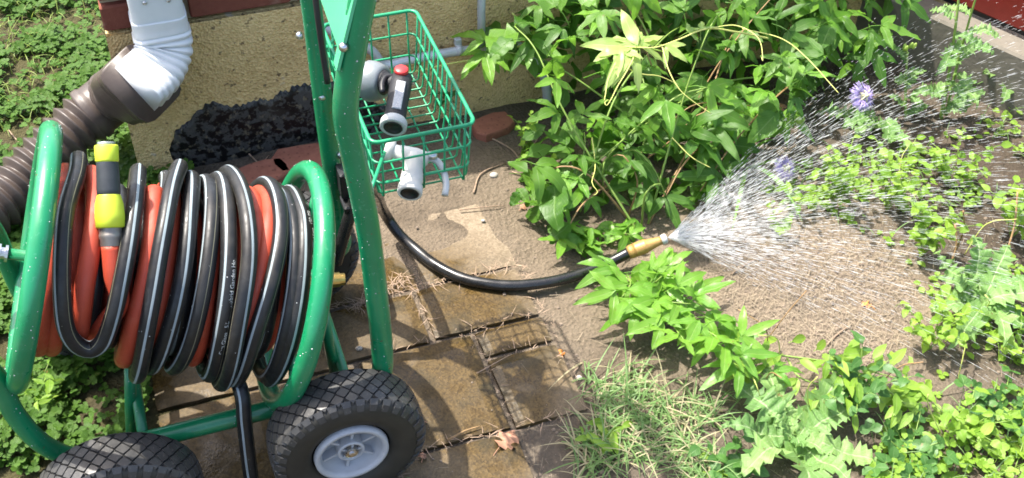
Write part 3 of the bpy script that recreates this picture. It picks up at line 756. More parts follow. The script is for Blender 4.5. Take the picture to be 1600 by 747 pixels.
grn = [o for o in bpy.data.objects if o.type == 'MESH' and o.parent in (reel, handle, base) and o.data.materials[0].name == 'green_paint' and not o.name.startswith('drum')]
beads('water_drops', grn, 1300, cart, .0005, .0014)

# ------------------------------------------------------------------ hoses on the reel
def cyl(u, v, r):
    d = ray(u, v).normalized(); o = CAM - RC
    dp = d - RA * d.dot(RA); op = o - RA * o.dot(RA)
    a = dp.dot(dp); bq = dp.dot(op); c = op.dot(op) - r * r; disc = bq * bq - a * c
    t = (-bq - math.sqrt(disc)) / a if disc > 0 else -bq / a
    P_ = CAM + d * t - RC; s_ = P_.dot(RA); q = P_ - RA * s_
    return s_, math.atan2(q.dot(E2), q.dot(E1))
def wound(strands, back_r=None, lead=None):
    K = []
    for i, (pts, r) in enumerate(strands):
        pr = None
        for (u, v) in pts:
            s_, ph = cyl(u, v, r)
            if pr is not None and ph < pr + .05: ph = pr + .05
            pr = ph; K.append((ph + 2 * math.pi * i, s_, r))
        # back of the drum
        br_ = (back_r or r)
        if i + 1 < len(strands):
            s2, ph2 = cyl(*strands[i + 1][0][0], strands[i + 1][1]); e = ph2 + 2 * math.pi * (i + 1); s0, p0 = K[-1][1], K[-1][0]
            r2 = strands[i + 1][1]
            for t in (.3, .5, .7): K.append((p0 + (e - p0) * t, s0 + (s2 - s0) * t, min(r, r2) - .006))
    ph = np.array([k[0] for k in K]); o_ = np.argsort(ph); ph = ph[o_]; s_ = np.array([k[1] for k in K])[o_]; r_ = np.array([k[2] for k in K])[o_]
    g = np.arange(ph[0], ph[-1], .055)
    si = np.interp(g, ph, s_); ri = np.interp(g, ph, r_)
    ker = np.ones(7) / 7
    def smt(x): return np.convolve(np.pad(x, 3, 'edge'), ker, 'valid')
    si, ri = smt(smt(si)), smt(smt(ri)); si = np.clip(si, XL + .022, XR - .022)
    return [rp(a, p, q) for a, p, q in zip(si, g, ri)], [(E1 * math.cos(p) + E2 * math.sin(p)) for p in g]
def twisted(path, up, f):   # roll the stripe round the strand
    out = []
    for i, (p, h) in enumerate(zip(path, up)):
        T = (path[min(i + 1, len(path) - 1)] - path[max(i - 1, 0)]).normalized(); h = (h - T * h.dot(T)).normalized()
        a = f(i / max(1, len(path) - 1)); out.append(h * math.cos(a) + T.cross(h) * math.sin(a))
    return out
HB = .0126
bh_ = B()
# hidden inner layer of black turns
inner = []
black = [([(262, 268), (262, 300), (248, 400), (222, 500), (205, 575)], .146),
         ([(286, 244), (266, 300), (248, 400), (228, 520), (212, 602)], .168),
         ([(301, 272), (296, 330), (286, 430), (262, 520), (232, 590)], .152),
         ([(325, 275), (331, 340), (322, 430), (300, 530), (268, 592)], .150),
         ([(342, 272), (356, 340), (357, 430), (345, 520), (328, 590)], .157),
         ([(358, 250), (384, 320), (391, 400), (374, 500), (345, 608)], .170),
         ([(436, 316), (440, 370), (422, 450), (398, 520), (362, 618)], .163),
         ([(452, 320), (462, 380), (458, 450), (444, 530), (416, 596)], .152),
         ([(468, 325), (484, 390), (484, 450), (470, 530), (440, 612)], .157)]
path, upv = wound(black)
bh_.tube(path, HB, 16, up=twisted(path, upv, lambda t: .55 * math.sin(t * 37) + .45 * math.sin(t * 15 + 1) + .1), cap=True)
# slack loop hanging at the left
def pathpx(pts):
    out = []
    for (u, v, r) in pts: s_, ph = cyl(u, v, r); out.append((s_, ph, r))
    return out
lp = pathpx([(120, 272, .162), (103, 330, .168), (97, 400, .17), (97, 465, .170), (103, 512, .172), (119, 538, .173), (142, 546, .173), (162, 532, .172), (178, 490, .171), (190, 440, .170), (202, 380, .168), (211, 320, .165), (214, 292, .16)])
a, z_ = lp[0], lp[-1]
lp = [(a[0] + .03, a[1] - 2.0, .13), (a[0] + .02, a[1] - 1.2, .142), (a[0] + .004, a[1] - .55, .156)] + lp + [(z_[0] + .006, z_[1] - .5, .152), (z_[0] + .014, z_[1] - 1.2, .140), (z_[0] + .02, z_[1] - 2.0, .13)]
pl = spline([rp(s_, p, r) for s_, p, r in lp], .006); ul = [(p - RC - RA * (p - RC).dot(RA)).normalized() for p in pl]
bh_.tube(pl, HB, 16, up=twisted(pl, ul, lambda t: .15 + .5 * math.sin(t * 6)))
# inner black layer
gi = np.arange(0, 2 * math.pi * 9, .08); pin = [rp(-.12 + .29 * g / gi[-1], g, .118 + .004 * math.sin(g * .7)) for g in gi]
bh_.tube(pin, HB, 12, up=[(E1 * math.cos(g) + E2 * math.sin(g)) for g in gi])
# tail that drops off the reel towards the camera
t0 = rp(*[cyl(372, 600, .15)[0], cyl(372, 600, .15)[1], .15])
tail = spline([rp(cyl(380, 560, .15)[0], 2.5, .14), PY(377, 612, -.165), PY(382, 660, -.185), PY(388, 715, -.20), PY(394, 760, -.215), Vector((PY(398, 800, -.24).x, -.27, .03)), Vector((.15, -.42, .013)), Vector((.28, -.62, .013))], .008)
bh_.tube(tail, HB, 14, up=[(CAM - p) for p in tail], cap=True)
bh = bh_.build('garden_hose', 'hose', None, label='black garden hose with pale stripes wound in many turns on the reel', cat='garden hose')

beads('water_drops', [bh], 350, bh, .0004, .0011)
# printing on the black hose
def hose_text(txt, s_px, r, size, parent, off):
    cu = bpy.data.curves.new('print', 'FONT'); cu.body = txt; cu.size = size; cu.align_x = 'LEFT'
    ob = bpy.data.objects.new('tmp', cu); COL.objects.link(ob); dg = bpy.context.evaluated_depsgraph_get()
    me = bpy.data.meshes.new_from_object(ob.evaluated_get(dg)); bpy.data.objects.remove(ob)
    K = pathpx([(u, v, r) for u, v in s_px]); pts = spline([rp(*k) for k in K], .002); L = [0.]
    for i in range(1, len(pts)): L.append(L[-1] + (pts[i] - pts[i - 1]).length)
    for v in me.vertices:
        i = min(int(np.searchsorted(L, v.co.x)), len(pts) - 2); i = max(i, 1); T = (pts[i + 1] - pts[i - 1]).normalized()
        p = pts[i] + T * (v.co.x - L[i]); h = (pts[i] - RC - RA * (pts[i] - RC).dot(RA)).normalized(); h = (h - T * h.dot(T)).normalized(); c = h.cross(T)
        a = -off + (v.co.y - size * .35) / HB; v.co = p + (h * math.cos(a) + c * math.sin(a)) * (HB + .0006)
    me.materials.clear(); me.materials.append(MAT['print']); return place(me, 'printed_text', parent)
hose_text('Giara Glass   5/8" ID   Hybrid Garden Hose   150 PSI', [(339, 545), (347, 510), (357, 430), (356, 340), (348, 290)], .157, .0085, bh, .35)
hose_text('Giara Glass   5/8" ID   Hybrid Garden Hose   150 PSI', [(474, 510), (484, 450), (484, 390), (476, 350)], .157, .0085, bh, .5)

# red hose underneath, with lime coupling
rh = B(); HR = .0145
gi = np.arange(0, 2 * math.pi * 12.5, .08); pin = [rp(-.172 + .335 * g / gi[-1], g, .100 + .003 * math.sin(g * .9)) for g in gi]
rh.tube(pin, HR, 12)
red = [([(80, 292), (68, 360), (64, 440), (66, 520)], .140), ([(104, 300), (92, 380), (84, 450), (84, 518)], .136),
       ([(150, 318), (146, 370), (132, 440), (126, 500), (122, 528)], .143)]
p_, u_ = wound(red); rh.tube(p_, HR, 14, up=u_)
red = [([(240, 300), (238, 380), (222, 460), (206, 520), (196, 556)], .150), ([(265, 290), (262, 380), (250, 460), (240, 560)], .132),
       ([(330, 290), (330, 380), (320, 470), (300, 560)], .132), ([(372, 300), (384, 380), (376, 460), (352, 560)], .136), ([(396, 316), (400, 380), (392, 450), (370, 540)], .142),
       ([(420, 312), (418, 370), (402, 440), (384, 500), (366, 560)], .146), ([(470, 300), (482, 330), (490, 400), (480, 500)], .120)]
p_, u_ = wound(red); rh.tube(p_, HR, 14, up=u_)
k0 = cyl(174, 384, .158); c0 = rp(k0[0], k0[1], .158)
kk = [(k0[0] - .01, k0[1] + 1.3, .13), (cyl(184, 480, .146)[0], cyl(184, 480, .146)[1], .144), (cyl(178, 430, .152)[0], cyl(178, 430, .152)[1], .152), (k0[0], k0[1], .158)]
pp = spline([rp(*k) for k in kk], .006); rh.tube(pp, HR, 14)
rho = rh.build('garden_hose', 'red', None, label='faded red garden hose wound under the black hose, ending in lime coupling', cat='garden hose')
d0 = dep(c0)
cA = PD(172, 362, d0 - .008); cB = PD(170, 315, d0 - .022); cC = PD(166, 225, d0 + .0); axd = (cC - c0).normalized(); Lc = (cC - c0).length
def cp(v): # distance along coupling axis for image row v
    return (384 - v) / (384 - 222) * Lc
b = B(); b.lathe([(-.004, .0125), (0, .015), (cp(374), .015), (cp(371), .0165), (cp(366), .0165), (cp(364), .0155), (cp(360), .0165), (cp(357), .0165), (cp(352), .0165)], c0, axd, 20); b.build('ferrule', 'ferrule', rho)
b = B(); b.lathe([(cp(356), .0175), (cp(354), .0205), (cp(335), .0205), (cp(318), .0195), (cp(305), .0165), (cp(300), .015)], c0, axd, 24); b.build('coupling_sleeve', 'lime', rho)
b = B(); b.lathe([(cp(308), .0155), (cp(295), .0165), (cp(270), .0158), (cp(248), .015), (cp(240), .0145)], c0, axd, 24); b.build('coupling_grip', 'limegrip', rho)
b = B(); b.lathe([(cp(252), .0148), (cp(248), .0162), (cp(226), .0166), (cp(224), .0155)], c0, axd, 24); b.build('coupling_end', 'lime', rho)
b = B(); b.lathe([(cp(226), .012), (cp(219), .012), (cp(219), .009)], c0, axd, 18); b.build('coupling_thread', 'silver', rho)

# leader hose to the nozzle
hg = .013
lead = spline([Vector((.262, .10, .20)), PY(560, 300, .13), PY(586, 300, .20), PZ(598, 328, .09), PZ(622, 364, .03), PZ(650, 390, hg), PZ(684, 416, hg), PZ(730, 437, hg), PZ(790, 446, hg), PZ(850, 442, hg), PZ(905, 429, hg), PZ(950, 411, .02), PZ(984, 394, .036)], .008)
b = B(); b.tube(lead, .0113, 16); b.build('leader_hose', 'leader', None, label='plain black hose curving across the pavers to the brass nozzle', cat='garden hose')
n0 = lead[-1]; n1 = PZ(1042, 372, .060); nd = (n1 - n0).normalized(); NL = (n1 - n0).length
nz = thing('hose_nozzle', n0, 'brass twist nozzle spraying water at the end of the black hose', 'nozzle')
b = B(); prof = [(-.004, .0125), (.002, .0145), (.012, .0145)]
for k in range(7): prof += [(.012 + k * .0035, .0155), (.0138 + k * .0035, .0145)]
prof += [(.038, .0135), (.048, .0115), (NL * .78, .0092), (NL * .86, .0085)]
b.lathe(prof, n0, nd, 24); b.build('body', 'nozzle_brass', nz)
b = B(); b.lathe([(NL * .85, .0088), (NL * .87, .0105), (NL * .97, .0105), (NL, .0075)], n0, nd, 20); b.build('tip', 'palegrey', nz)

# ------------------------------------------------------------------ spray nozzles in the basket
fz = bz0 + .004
n1_ = thing('spray_nozzle', PZ(615, 170, fz), 'black and silver multi-pattern spray nozzle with red button lying in the basket', 'nozzle')
hA = PZ(627, 128, .55); hB = PZ(614, 200, .528)              # handle from junction to open end
ha = (hB - hA).normalized(); HL = (hB - hA).length
b = B(); b.lathe([(-.012, .010), (-.010, .017), (.01, .0185), (HL * .5, .0175), (HL * .8, .018), (HL * .86, .0185)], hA, ha, 24); b.build('handle', 'grip', n1_)
b = B(); b.lathe([(HL * .84, .0195), (HL * .88, .0218), (HL * .99, .0218), (HL, .0205), (HL, .0155), (HL * .9, .0145), (HL * .9, .002)], hA, ha, 28); b.build('swivel_ring', 'palegrey', n1_)
b = B(); b.lathe([(HL * .995, .0152), (HL * 1.005, .0152), (HL * 1.005, .0112), (HL * .94, .0105), (HL * .94, .001)], hA, ha, 24); b.build('inlet', 'black', n1_)
tow = (CAM - (hA + hB) / 2).normalized(); tow = (tow - ha * tow.dot(ha)).normalized(); sid = ha.cross(tow)
b = B(); b.box(hA.lerp(hB, .44) + tow * .0178, .0075, HL * .30, .0022, (sid, ha, tow), bev=.001); b.build('label_plate', 'labelgrey', n1_)
b = B(); b.lathe([(-.004, .0115), (.004, .0115), (.0055, .010)], hA - ha * .006 + Vector((0, 0, .016)), (tow * .4 + Vector((0, 0, 1))), 20); b.build('button', 'redbtn', n1_)
hC = PZ(583, 124, .538); hd_ = (hC - hA).normalized(); DL = (hC - hA).length
b = B(); b.lathe([(-.004, .0165), (.006, .017), (DL * .45, .0145), (DL * .55, .0185), (DL * .62, .023)], hA + Vector((0, 0, -.004)), hd_, 24); b.build('neck', 'grip', n1_)
b = B(); b.lathe([(DL * .60, .0235), (DL * .66, .0285), (DL * .95, .034), (DL * 1.15, .0345), (DL * 1.2, .033)], hA + Vector((0, 0, -.004)), hd_, 32); b.build('pattern_head', 'silver', n1_)
b = B(); b.lathe([(DL * 1.18, .032), (DL * 1.24, .030), (DL * 1.26, .02), (DL * 1.24, .004)], hA + Vector((0, 0, -.004)), hd_, 28); b.build('pattern_ring', 'redbtn', n1_)
b = B(); b.tube(spline([hA + sid * .014 - ha * .008, hA + sid * .026 - ha * .004, hA + sid * .030 + ha * .012, hA + sid * .027 + ha * .03], .004), .005, 10); b.build('trigger', 'black', n1_)
if sid.dot(CR) < 0:
    pass
n2_ = thing('spray_nozzle', PZ(640, 265, fz), 'off-white pistol spray nozzle in the near end of the basket', 'nozzle')
gA = PZ(648, 245, .53); gB = PZ(640, 303, .512); ga = (gB - gA).normalized(); GL = (gB - gA).length
prof = [(-.010, .010), (0, .0155)]
for k in range(6): prof += [(GL * (.18 + .09 * k), .0150 + .0006 * k), (GL * (.215 + .09 * k), .0136 + .0006 * k)]
prof += [(GL * .78, .0165), (GL * .80, .019), (GL * .97, .0195), (GL, .0185), (GL, .0145), (GL * .88, .0135), (GL * .88, .001)]
b = B(); b.lathe(prof, gA, ga, 24); b.build('handle', 'offwhite', n2_)
b = B(); b.lathe([(GL * .985, .0143), (GL * 1.004, .0143), (GL * 1.004, .0105), (GL * .90, .0102), (GL * .9, .001)], gA, ga, 20); b.build('inlet', 'black', n2_)
gC = PZ(607, 234, .535); gd = (gC - gA).normalized(); CL = (gC - gA).length
b = B(); b.lathe([(-.022, .008), (-.018, .0125), (0, .0145), (CL * .55, .0125), (CL * .62, .0115), (CL * .8, .0110), (CL * .82, .0165), (CL * 1.0, .0175), (CL * 1.08, .0165), (CL * 1.08, .009)], gA, gd, 22); b.build('barrel', 'offwhite', n2_)
b = B(); b.tube(spline([PZ(668, 246, .528), PZ(683, 252, .522), PZ(693, 268, .51), PZ(697, 288, .50), PZ(695, 305, .493)], .004), .0055, 10, radii=None); b.build('trigger', 'palegrey', n2_)
b = B(); b.lathe([(0, .0065), (.012, .0065), (.015, .004)], PZ(668, 243, .533), PZ(684, 244, .53) - PZ(668, 243, .533), 12); b.build('adjuster', 'metal', n2_)

# ------------------------------------------------------------------ leaves
def blade(b, L, W, ang=0., fold=.25, curl=.3, nseg=7, shape=None, teeth=0, base=(0, 0, 0), pw=1., lift=0., wavy=0., sd=0):
    """a leaf blade along +Y turned by ang, with midrib fold, curl and optional toothed margin"""
    V = []; UV = []; F = []; FU = []
    ca, sa = math.cos(ang), math.sin(ang)
    if teeth: nseg = teeth * 2
    x = 0; y = 0; z = 0; th = lift
    ds_ = L / nseg
    for i in range(nseg + 1):
        t = i / nseg
        wv = shape(t) if shape else math.sin(math.pi * min(1, t ** .8)) ** .85
        wv = max(wv, .04 if t < .5 else .0) * W
        if teeth and 0 < i < nseg: wv *= (1.15 if i % 2 else .76) * (1 + .28 * math.sin(i * 1.1 + sd) + RU(-.12, .12))
        zz = z + wavy * L * .05 * math.sin(t * 9 + sd)
        k = fold * wv
        e1 = wavy * W * .35 * math.sin(i * 1.9 + sd); e2 = wavy * W * .35 * math.sin(i * 2.3 + sd + 2)
        yo = (ds_ * .35 if teeth and i % 2 else 0)
        for (xx, yy, dz, uu) in ((-wv, y + yo, k + e1, 0.), (0, y, 0, .5), (wv, y + yo, k + e2, 1.)):
            V.append(Vector((base[0] + xx * ca - yy * sa, base[1] + xx * sa + yy * ca, base[2] + zz + dz))); UV.append((uu, t))
        y += ds_ * math.cos(th); z += ds_ * math.sin(th); th -= curl / nseg
    for i in range(nseg):
        for j in (0, 1):
            f = (i * 3 + j, i * 3 + j + 1, i * 3 + 3 + j + 1, i * 3 + 3 + j); F.append(f); FU.append([UV[q] for q in f])
    b.add(V, F, FU)
def petiole(b, L, r=.0011, drop=.6):
    pts = [Vector((0, .002, 0)), Vector((0, -L * .5, -L * drop * .3)), Vector((0, -L, -L * drop))]
    b.tube(pts, r, 4, cap=False)
def lib(name, mat, n, fn):
    out = []
    for k in range(n):
        b = B(); fn(b, k); out.append(b.mesh(name, mat))
    return out
def tri(b, k):
    random.seed(100 + k); c = RU(.2, .9)
    ell = lambda t: (math.sin(math.pi * t ** .85) ** .8) * (1 - .25 * t)
    blade(b, .092 * RU(.9, 1.1), .0132 * RU(.9, 1.15), RU(-.08, .08), RU(.15, .35), c, 8, ell, wavy=.5, sd=k)
    for s_ in (-1, 1):
        blade(b, .074 * RU(.85, 1.1), .0114 * RU(.9, 1.15), s_ * RU(.85, 1.15), RU(.15, .35), c * RU(.6, 1.2), 7, ell, wavy=.5, sd=k + s_, base=(0, 0, -.0008 * (s_ + 2)))
    petiole(b, .035, .0012, RU(.3, 1.))
def bi(b, k):    # one large blade, slightly bullate
    random.seed(200 + k)
    blade(b, .085 * RU(.9, 1.15), .026 * RU(.9, 1.1), 0, RU(.1, .3), RU(.2, 1.), 9, lambda t: math.sin(math.pi * t ** .75) ** .75, wavy=.8, sd=k); petiole(b, .03)
def ovate(b, k):
    random.seed(300 + k)
    blade(b, .032 * RU(.9, 1.15), .0092 * RU(.85, 1.15), 0, RU(.1, .4), RU(0, .8), 5, lambda t: math.sin(math.pi * t ** .7) ** .7, wavy=.4, sd=k); petiole(b, .014, .0006)
def trifol(b, k):
    random.seed(400 + k)
    for a in (-1.25, 0, 1.25):
        blade(b, .019 * RU(.9, 1.1), .0078, a + RU(-.12, .12), RU(0, .3), RU(-.2, .6), 4, lambda t: math.sin(math.pi * t ** 1.0) ** .55, lift=.1)
    petiole(b, .02, .0006, 1.2)
def lance(b, k):
    random.seed(500 + k)
    blade(b, .05 * RU(.9, 1.1), .0095, 0, RU(.1, .4), RU(.2, .9), 6, wavy=.3, sd=k); petiole(b, .006, .0007)
def thistle(b, k):
    random.seed(600 + k)
    sh = lambda t: (.28 + .85 * math.sin(math.pi * min(1, t * .98) ** .8) * (1 if t > .12 else .8)) * (1 - .75 * max(0, t - .8) / .2)
    blade(b, .135 * RU(.9, 1.1), .0195 * RU(.9, 1.15), 0, RU(.15, .45), RU(.3, 1.2), 12, sh, teeth=13, wavy=1.2, sd=k, lift=.3)
L_TRI = lib('leaf', 'vine', 7, tri); L_TRIL = lib('leaf', 'vinelite', 6, tri); L_BI = lib('leaf', 'vine', 4, bi)
L_SHOOT = lib('leaf', 'shoot', 4, tri); L_TH = lib('leaf', 'thistle', 6, thistle); L_OV = lib('leaf', 'weed', 5, ovate); L_OVD = lib('leaf', 'weeddark', 5, ovate)
L_TF = lib('leaf', 'weed', 4, trifol); L_TFD = lib('leaf', 'weeddark', 4, trifol); L_LA = lib('leaf', 'weed', 5, lance)
random.seed(11)
UPV = Vector((0, 0, 1))
def rdir(tilt=.6):
    a = RU(0, 2 * math.pi); return Vector((math.cos(a), math.sin(a), RU(-tilt, tilt * .4))).normalized()
def put_leaf(parent, lib_, p, d, nrm, sc, name='leaf'):
    return place(random.choice(lib_), name, parent, mwat(p, d, nrm, sc))
def ntilt(k=.5, bias=Vector((0, -.25, 0))):
    return (UPV + bias + Vector((RU(-k, k), RU(-k, k), 0))).normalized()
def stem(parent, pts, r, mat='stem', name='stem', n=7, taper=.5, st=.012):
    p = spline(pts, st); b = B(); b.tube(p, r, n, radii=[r * (1 - (1 - taper) * i / len(p)) for i in range(len(p))]); return b.build(name, mat, parent)

# ------------------------------------------------------------------ the big passion vine
pv = thing('passion_vine', PZ(1060, 230, 0), 'large mound of glossy three-lobed passion vine leaves against the wall', 'vine')
POLY = [(745, 60), (800, 30), (850, 0), (900, -60), (1430, -60), (1405, 40), (1380, 90), (1310, 110), (1270, 150), (1250, 190), (1235, 215), (1170, 245), (1130, 290), (1075, 330), (1050, 345), (1000, 345), (930, 380), (880, 395), (858, 360), (830, 320), (800, 290), (830, 230), (868, 170), (850, 110), (800, 90)]
pts = []; tries = 0
while len(pts) < 240 and tries < 20000:
    tries += 1; u, v = polyrand(POLY); yg = PZ(u, v, 0).y
    hmax = max(.03, (yg - .14) * .52); z = hmax * RU(.3, 1.0); P_ = PZ(u, v, z)
    if P_.y > .69: P_ = PY(u, v, RU(.58, .68)); z = P_.z
    if z < .02 or P_.z > .62: continue
    if 915 < u < 1110 and v > 318: continue
    if (1285 < u and v > 105) or (u > 1180 and v > 215): continue
    if 905 < u < 1120 and 20 < v < 170 and z > .24: continue
    mind = .026
    if any((P_ - q).length < mind for q in pts): continue
    pts.append(P_)
pts.sort(key=lambda p: -dep(p))
for i, p in enumerate(pts):
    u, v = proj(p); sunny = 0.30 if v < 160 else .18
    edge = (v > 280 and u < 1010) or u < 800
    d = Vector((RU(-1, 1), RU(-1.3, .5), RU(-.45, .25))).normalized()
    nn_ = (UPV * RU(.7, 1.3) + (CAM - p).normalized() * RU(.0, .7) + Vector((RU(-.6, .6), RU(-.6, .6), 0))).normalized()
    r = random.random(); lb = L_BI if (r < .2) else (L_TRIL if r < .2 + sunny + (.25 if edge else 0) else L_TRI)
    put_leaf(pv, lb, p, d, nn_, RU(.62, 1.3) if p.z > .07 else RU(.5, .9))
# inner shade leaves, too many and too hidden to count
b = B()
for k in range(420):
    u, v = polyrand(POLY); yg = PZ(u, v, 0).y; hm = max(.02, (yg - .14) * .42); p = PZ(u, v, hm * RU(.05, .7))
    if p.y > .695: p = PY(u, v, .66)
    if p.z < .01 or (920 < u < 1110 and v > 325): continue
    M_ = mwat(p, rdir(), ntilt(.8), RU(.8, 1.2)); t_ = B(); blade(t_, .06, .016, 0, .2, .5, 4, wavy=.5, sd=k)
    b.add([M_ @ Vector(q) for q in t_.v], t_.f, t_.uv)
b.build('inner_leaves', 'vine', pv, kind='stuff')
roots = [PZ(900, 330, 0), PZ(960, 300, 0), PZ(1060, 250, 0), PZ(1180, 200, 0), PZ(1290, 130, 0), PZ(1000, 350, 0), PZ(1140, 250, 0)]
for k in range(26):
    r0 = random.choice(roots) + Vector((RU(-.04, .04), RU(-.04, .04), 0)); e = random.choice(pts)
    m1 = r0.lerp(e, .4) + Vector((RU(-.05, .05), RU(-.03, .03), RU(.03, .1)))
    stem(pv, [r0, m1, e.lerp(m1, .4) + Vector((0, 0, .03)), e], RU(.0018, .003), random.choice(['brownstem', 'stem']))
# sunlit young shoot with tendrils
def shoot_leaf(u, v, z, du, dv, sc, lb=L_SHOOT, nb=None):
    p = PZ(u, v, z); q = PZ(u + du, v + dv, z - .01); put_leaf(pv, lb, p, (q - p), nb or ((CAM - p).normalized() + UPV * .6 + Vector((RU(-.3, .3), 0, 0))), sc)
zs = .44
stem(pv, [PZ(1200, 60, zs - .12), PZ(1150, 50, zs - .04), PZ(1105, 45, zs), PZ(1060, 62, zs), PZ(1025, 74, zs), PZ(995, 74, zs), PZ(960, 72, zs)], .0022, 'tendril')
for a in ((998, 66, zs, -22, -60, 1.0), (996, 72, zs, -70, -6, 1.25), (985, 78, zs, -40, 50, 1.1), (1000, 72, zs, 45, -20, .9), (1040, 72, zs, 30, 20, .62), (1095, 46, zs, 6, -30, .5), (968, 76, zs, -5, 40, .8), (1075, 50, zs, 40, -12, .45)):
    shoot_leaf(*a)
def tendril(pxs, z, par=None):
    P_ = [PZ(u, v, z + dz) for u, v, dz in pxs]; stem(par or pv, P_, .0014, 'tendril', 'tendril', 5, .5, .006)
tendril([(995, 80, 0), (980, 110, -.01), (965, 135, -.02), (955, 155, -.03), (948, 165, -.03), (945, 160, -.03), (950, 156, -.03)], zs)
tendril([(962, 98, 0), (950, 125, -.02), (946, 148, -.03), (944, 158, -.035)], zs)
tendril([(1035, 74, 0), (1045, 110, -.02), (1062, 140, -.04), (1085, 160, -.06), (1112, 178, -.08)], zs)
tendril([(1105, 45, 0), (1150, 40, 0), (1185, 60, 0), (1192, 95, -.02), (1190, 90, -.02)], zs)
tendril([(1160, 45, 0), (1220, 60, 0), (1260, 90, -.01), (1310, 145, -.02)], .36)
tendril([(975, 105, 0), (1005, 116, -.01), (1030, 119, -.02), (1060, 132, -.04)], zs - .02)
tendril([(925, 215, 0), (930, 260, -.02), (925, 285, -.02), (934, 300, -.03), (928, 305, -.03)], .16)
tendril([(1050, 215, 0), (1080, 245, -.02), (1110, 262, -.03)], .2)
# left outriders over the conduit
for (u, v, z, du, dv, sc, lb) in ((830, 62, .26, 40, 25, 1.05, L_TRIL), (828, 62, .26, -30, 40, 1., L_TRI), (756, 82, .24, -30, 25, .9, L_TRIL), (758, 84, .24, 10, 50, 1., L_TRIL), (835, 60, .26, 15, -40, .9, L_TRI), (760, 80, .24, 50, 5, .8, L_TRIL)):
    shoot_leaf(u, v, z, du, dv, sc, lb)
# grassy strap leaves at the mound's right foot
for k, (u, v, du, dv) in enumerate(((1165, 265, 90, -40), (1170, 262, 60, -5), (1165, 268, -10, 40), (1160, 262, 10, -55), (1172, 262, 75, 30), (1150, 262, 50, -70))):
    p = PZ(u, v, .03); q = PZ(u + du, v + dv, .11); b = B(); L_ = (q - p).length * 1.2
    blade(b, L_, .006, 0, .3, 1.2, 9, lambda t: (1 - t) ** .5, lift=.6); place(b.mesh('strap_leaf', 'vinelite'), 'strap_leaf', pv, mwat(p, Vector((q.x - p.x, q.y - p.y, 0)), UPV))

# passion flowers
def flower(name, u, v, z, sc, parent, nrm):
    p = PZ(u, v, z); f = bpy.data.objects.new('flower', None); COL.objects.link(f); f.matrix_world = Matrix.Translation(p) @ (frame(Vector((1, .3, 0)), nrm) * sc).to_4x4(); f.parent = parent; f.matrix_parent_inverse = PINV[parent.name]
    def fb(b, nm, mt):
        o = b.build(nm, mt); o.parent = f
    for k in range(9):
        b = B(); blade(b, .03, .007, k * math.tau / 9, .2, .5, 5, lift=-.1); fb(b, 'petal', 'petal2')
    b = B()
    for k in range(90):
        a = k * math.tau / 90; r = .034 * RU(.85, 1.05); z1 = RU(-.002, .006)
        pts_ = [Vector((math.cos(a) * .007, math.sin(a) * .007, .004)), Vector((math.cos(a) * r * .6, math.sin(a) * r * .6, .006 + z1)), Vector((math.cos(a + .08) * r, math.sin(a + .08) * r, z1))]
        b.tube(pts_, .0007, 4)
    fb(b, 'corona', 'petal')
    b = B(); b.lathe([(0, .008), (.005, .006), (.012, .003), (.016, .0045), (.02, .003)], (0, 0, 0), (0, 0, 1), 10); fb(b, 'column', 'cream')
    for k in range(5):
        a = k * math.tau / 5; b = B(); b.tube([Vector((0, 0, .015)), Vector((math.cos(a) * .009, math.sin(a) * .009, .013)), Vector((math.cos(a) * .013, math.sin(a) * .013, .008))], .0016, 5); fb(b, 'anther', 'cream')
flower('flower', 1346, 152, .12, 1.05, pv, (Vector((.1, -.75, .75))))
flower('flower', 1226, 264, .05, .9, pv, (Vector((0, -.7, .75))))
b = B(); b.lathe([(0, .002), (.006, .009), (.015, .011), (.024, .007), (.028, .001)], PZ(1244, 192, .08), Vector((.2, -.5, .8)), 12); b.build('seed_pod', 'shoot', pv)

# ------------------------------------------------------------------ vine sprig below the nozzle and runner
sp = thing('passion_vine', PZ(1040, 470, 0), 'bright passion vine sprig on bare soil just below the brass nozzle', 'vine')
hz = .10
def sprig(parent, stems, lb, nleaf, sc, spread=.055, zfun=None):
    for pts_ in stems:
        P_ = [PZ(u, v, z) for u, v, z in pts_]; stem(parent, P_, .002, 'stem'); S_ = spline(P_, .01)
        for k in range(nleaf):
            c = S_[int((len(S_) - 1) * min(1, (k + .7) / nleaf))]
            side = -1 if k % 2 else 1; T = (S_[-1] - S_[0]).normalized(); sd = T.cross(UPV) * side
            d = (sd * RU(.5, 1) + T * RU(-.2, .8) + Vector((0, 0, RU(-.25, .35)))).normalized()
            put_leaf(parent, lb, c + d * .02 + Vector((0, 0, RU(0, .03))), d, ntilt(.45), sc * RU(.8, 1.15))
sprig(sp, [[(960, 425, .01), (985, 440, .05), (975, 460, .06), (960, 480, .05)], [(1000, 450, .01), (1025, 440, .05), (1040, 425, .07)], [(1000, 450, .01), (1040, 470, .07), (1080, 475, .08)],
           [(1020, 460, .01), (1060, 520, .08), (1090, 550, .07)], [(1050, 470, .01), (1110, 520, .09), (1150, 540, .09)], [(1090, 500, .01), (1140, 560, .08), (1200, 590, .06)], [(980, 430, .01), (1010, 480, .06), (1015, 520, .05)]], L_TRIL, 8, .82)
ru = thing('passion_vine', PZ(1300, 570, 0), 'long trailing vine runner with bright leaves crossing the soil toward lower right', 'vine')
sprig(ru, [[(1150, 545, .02), (1220, 555, .06), (1290, 565, .06), (1360, 580, .05), (1430, 600, .04)], [(1230, 560, .05), (1250, 590, .05), (1300, 610, .04), (1330, 650, .03)], [(1350, 580, .04), (1400, 620, .05), (1440, 650, .03)], [(1290, 565, .05), (1310, 590, .06), (1350, 600, .05)]], L_LA, 13, .9)

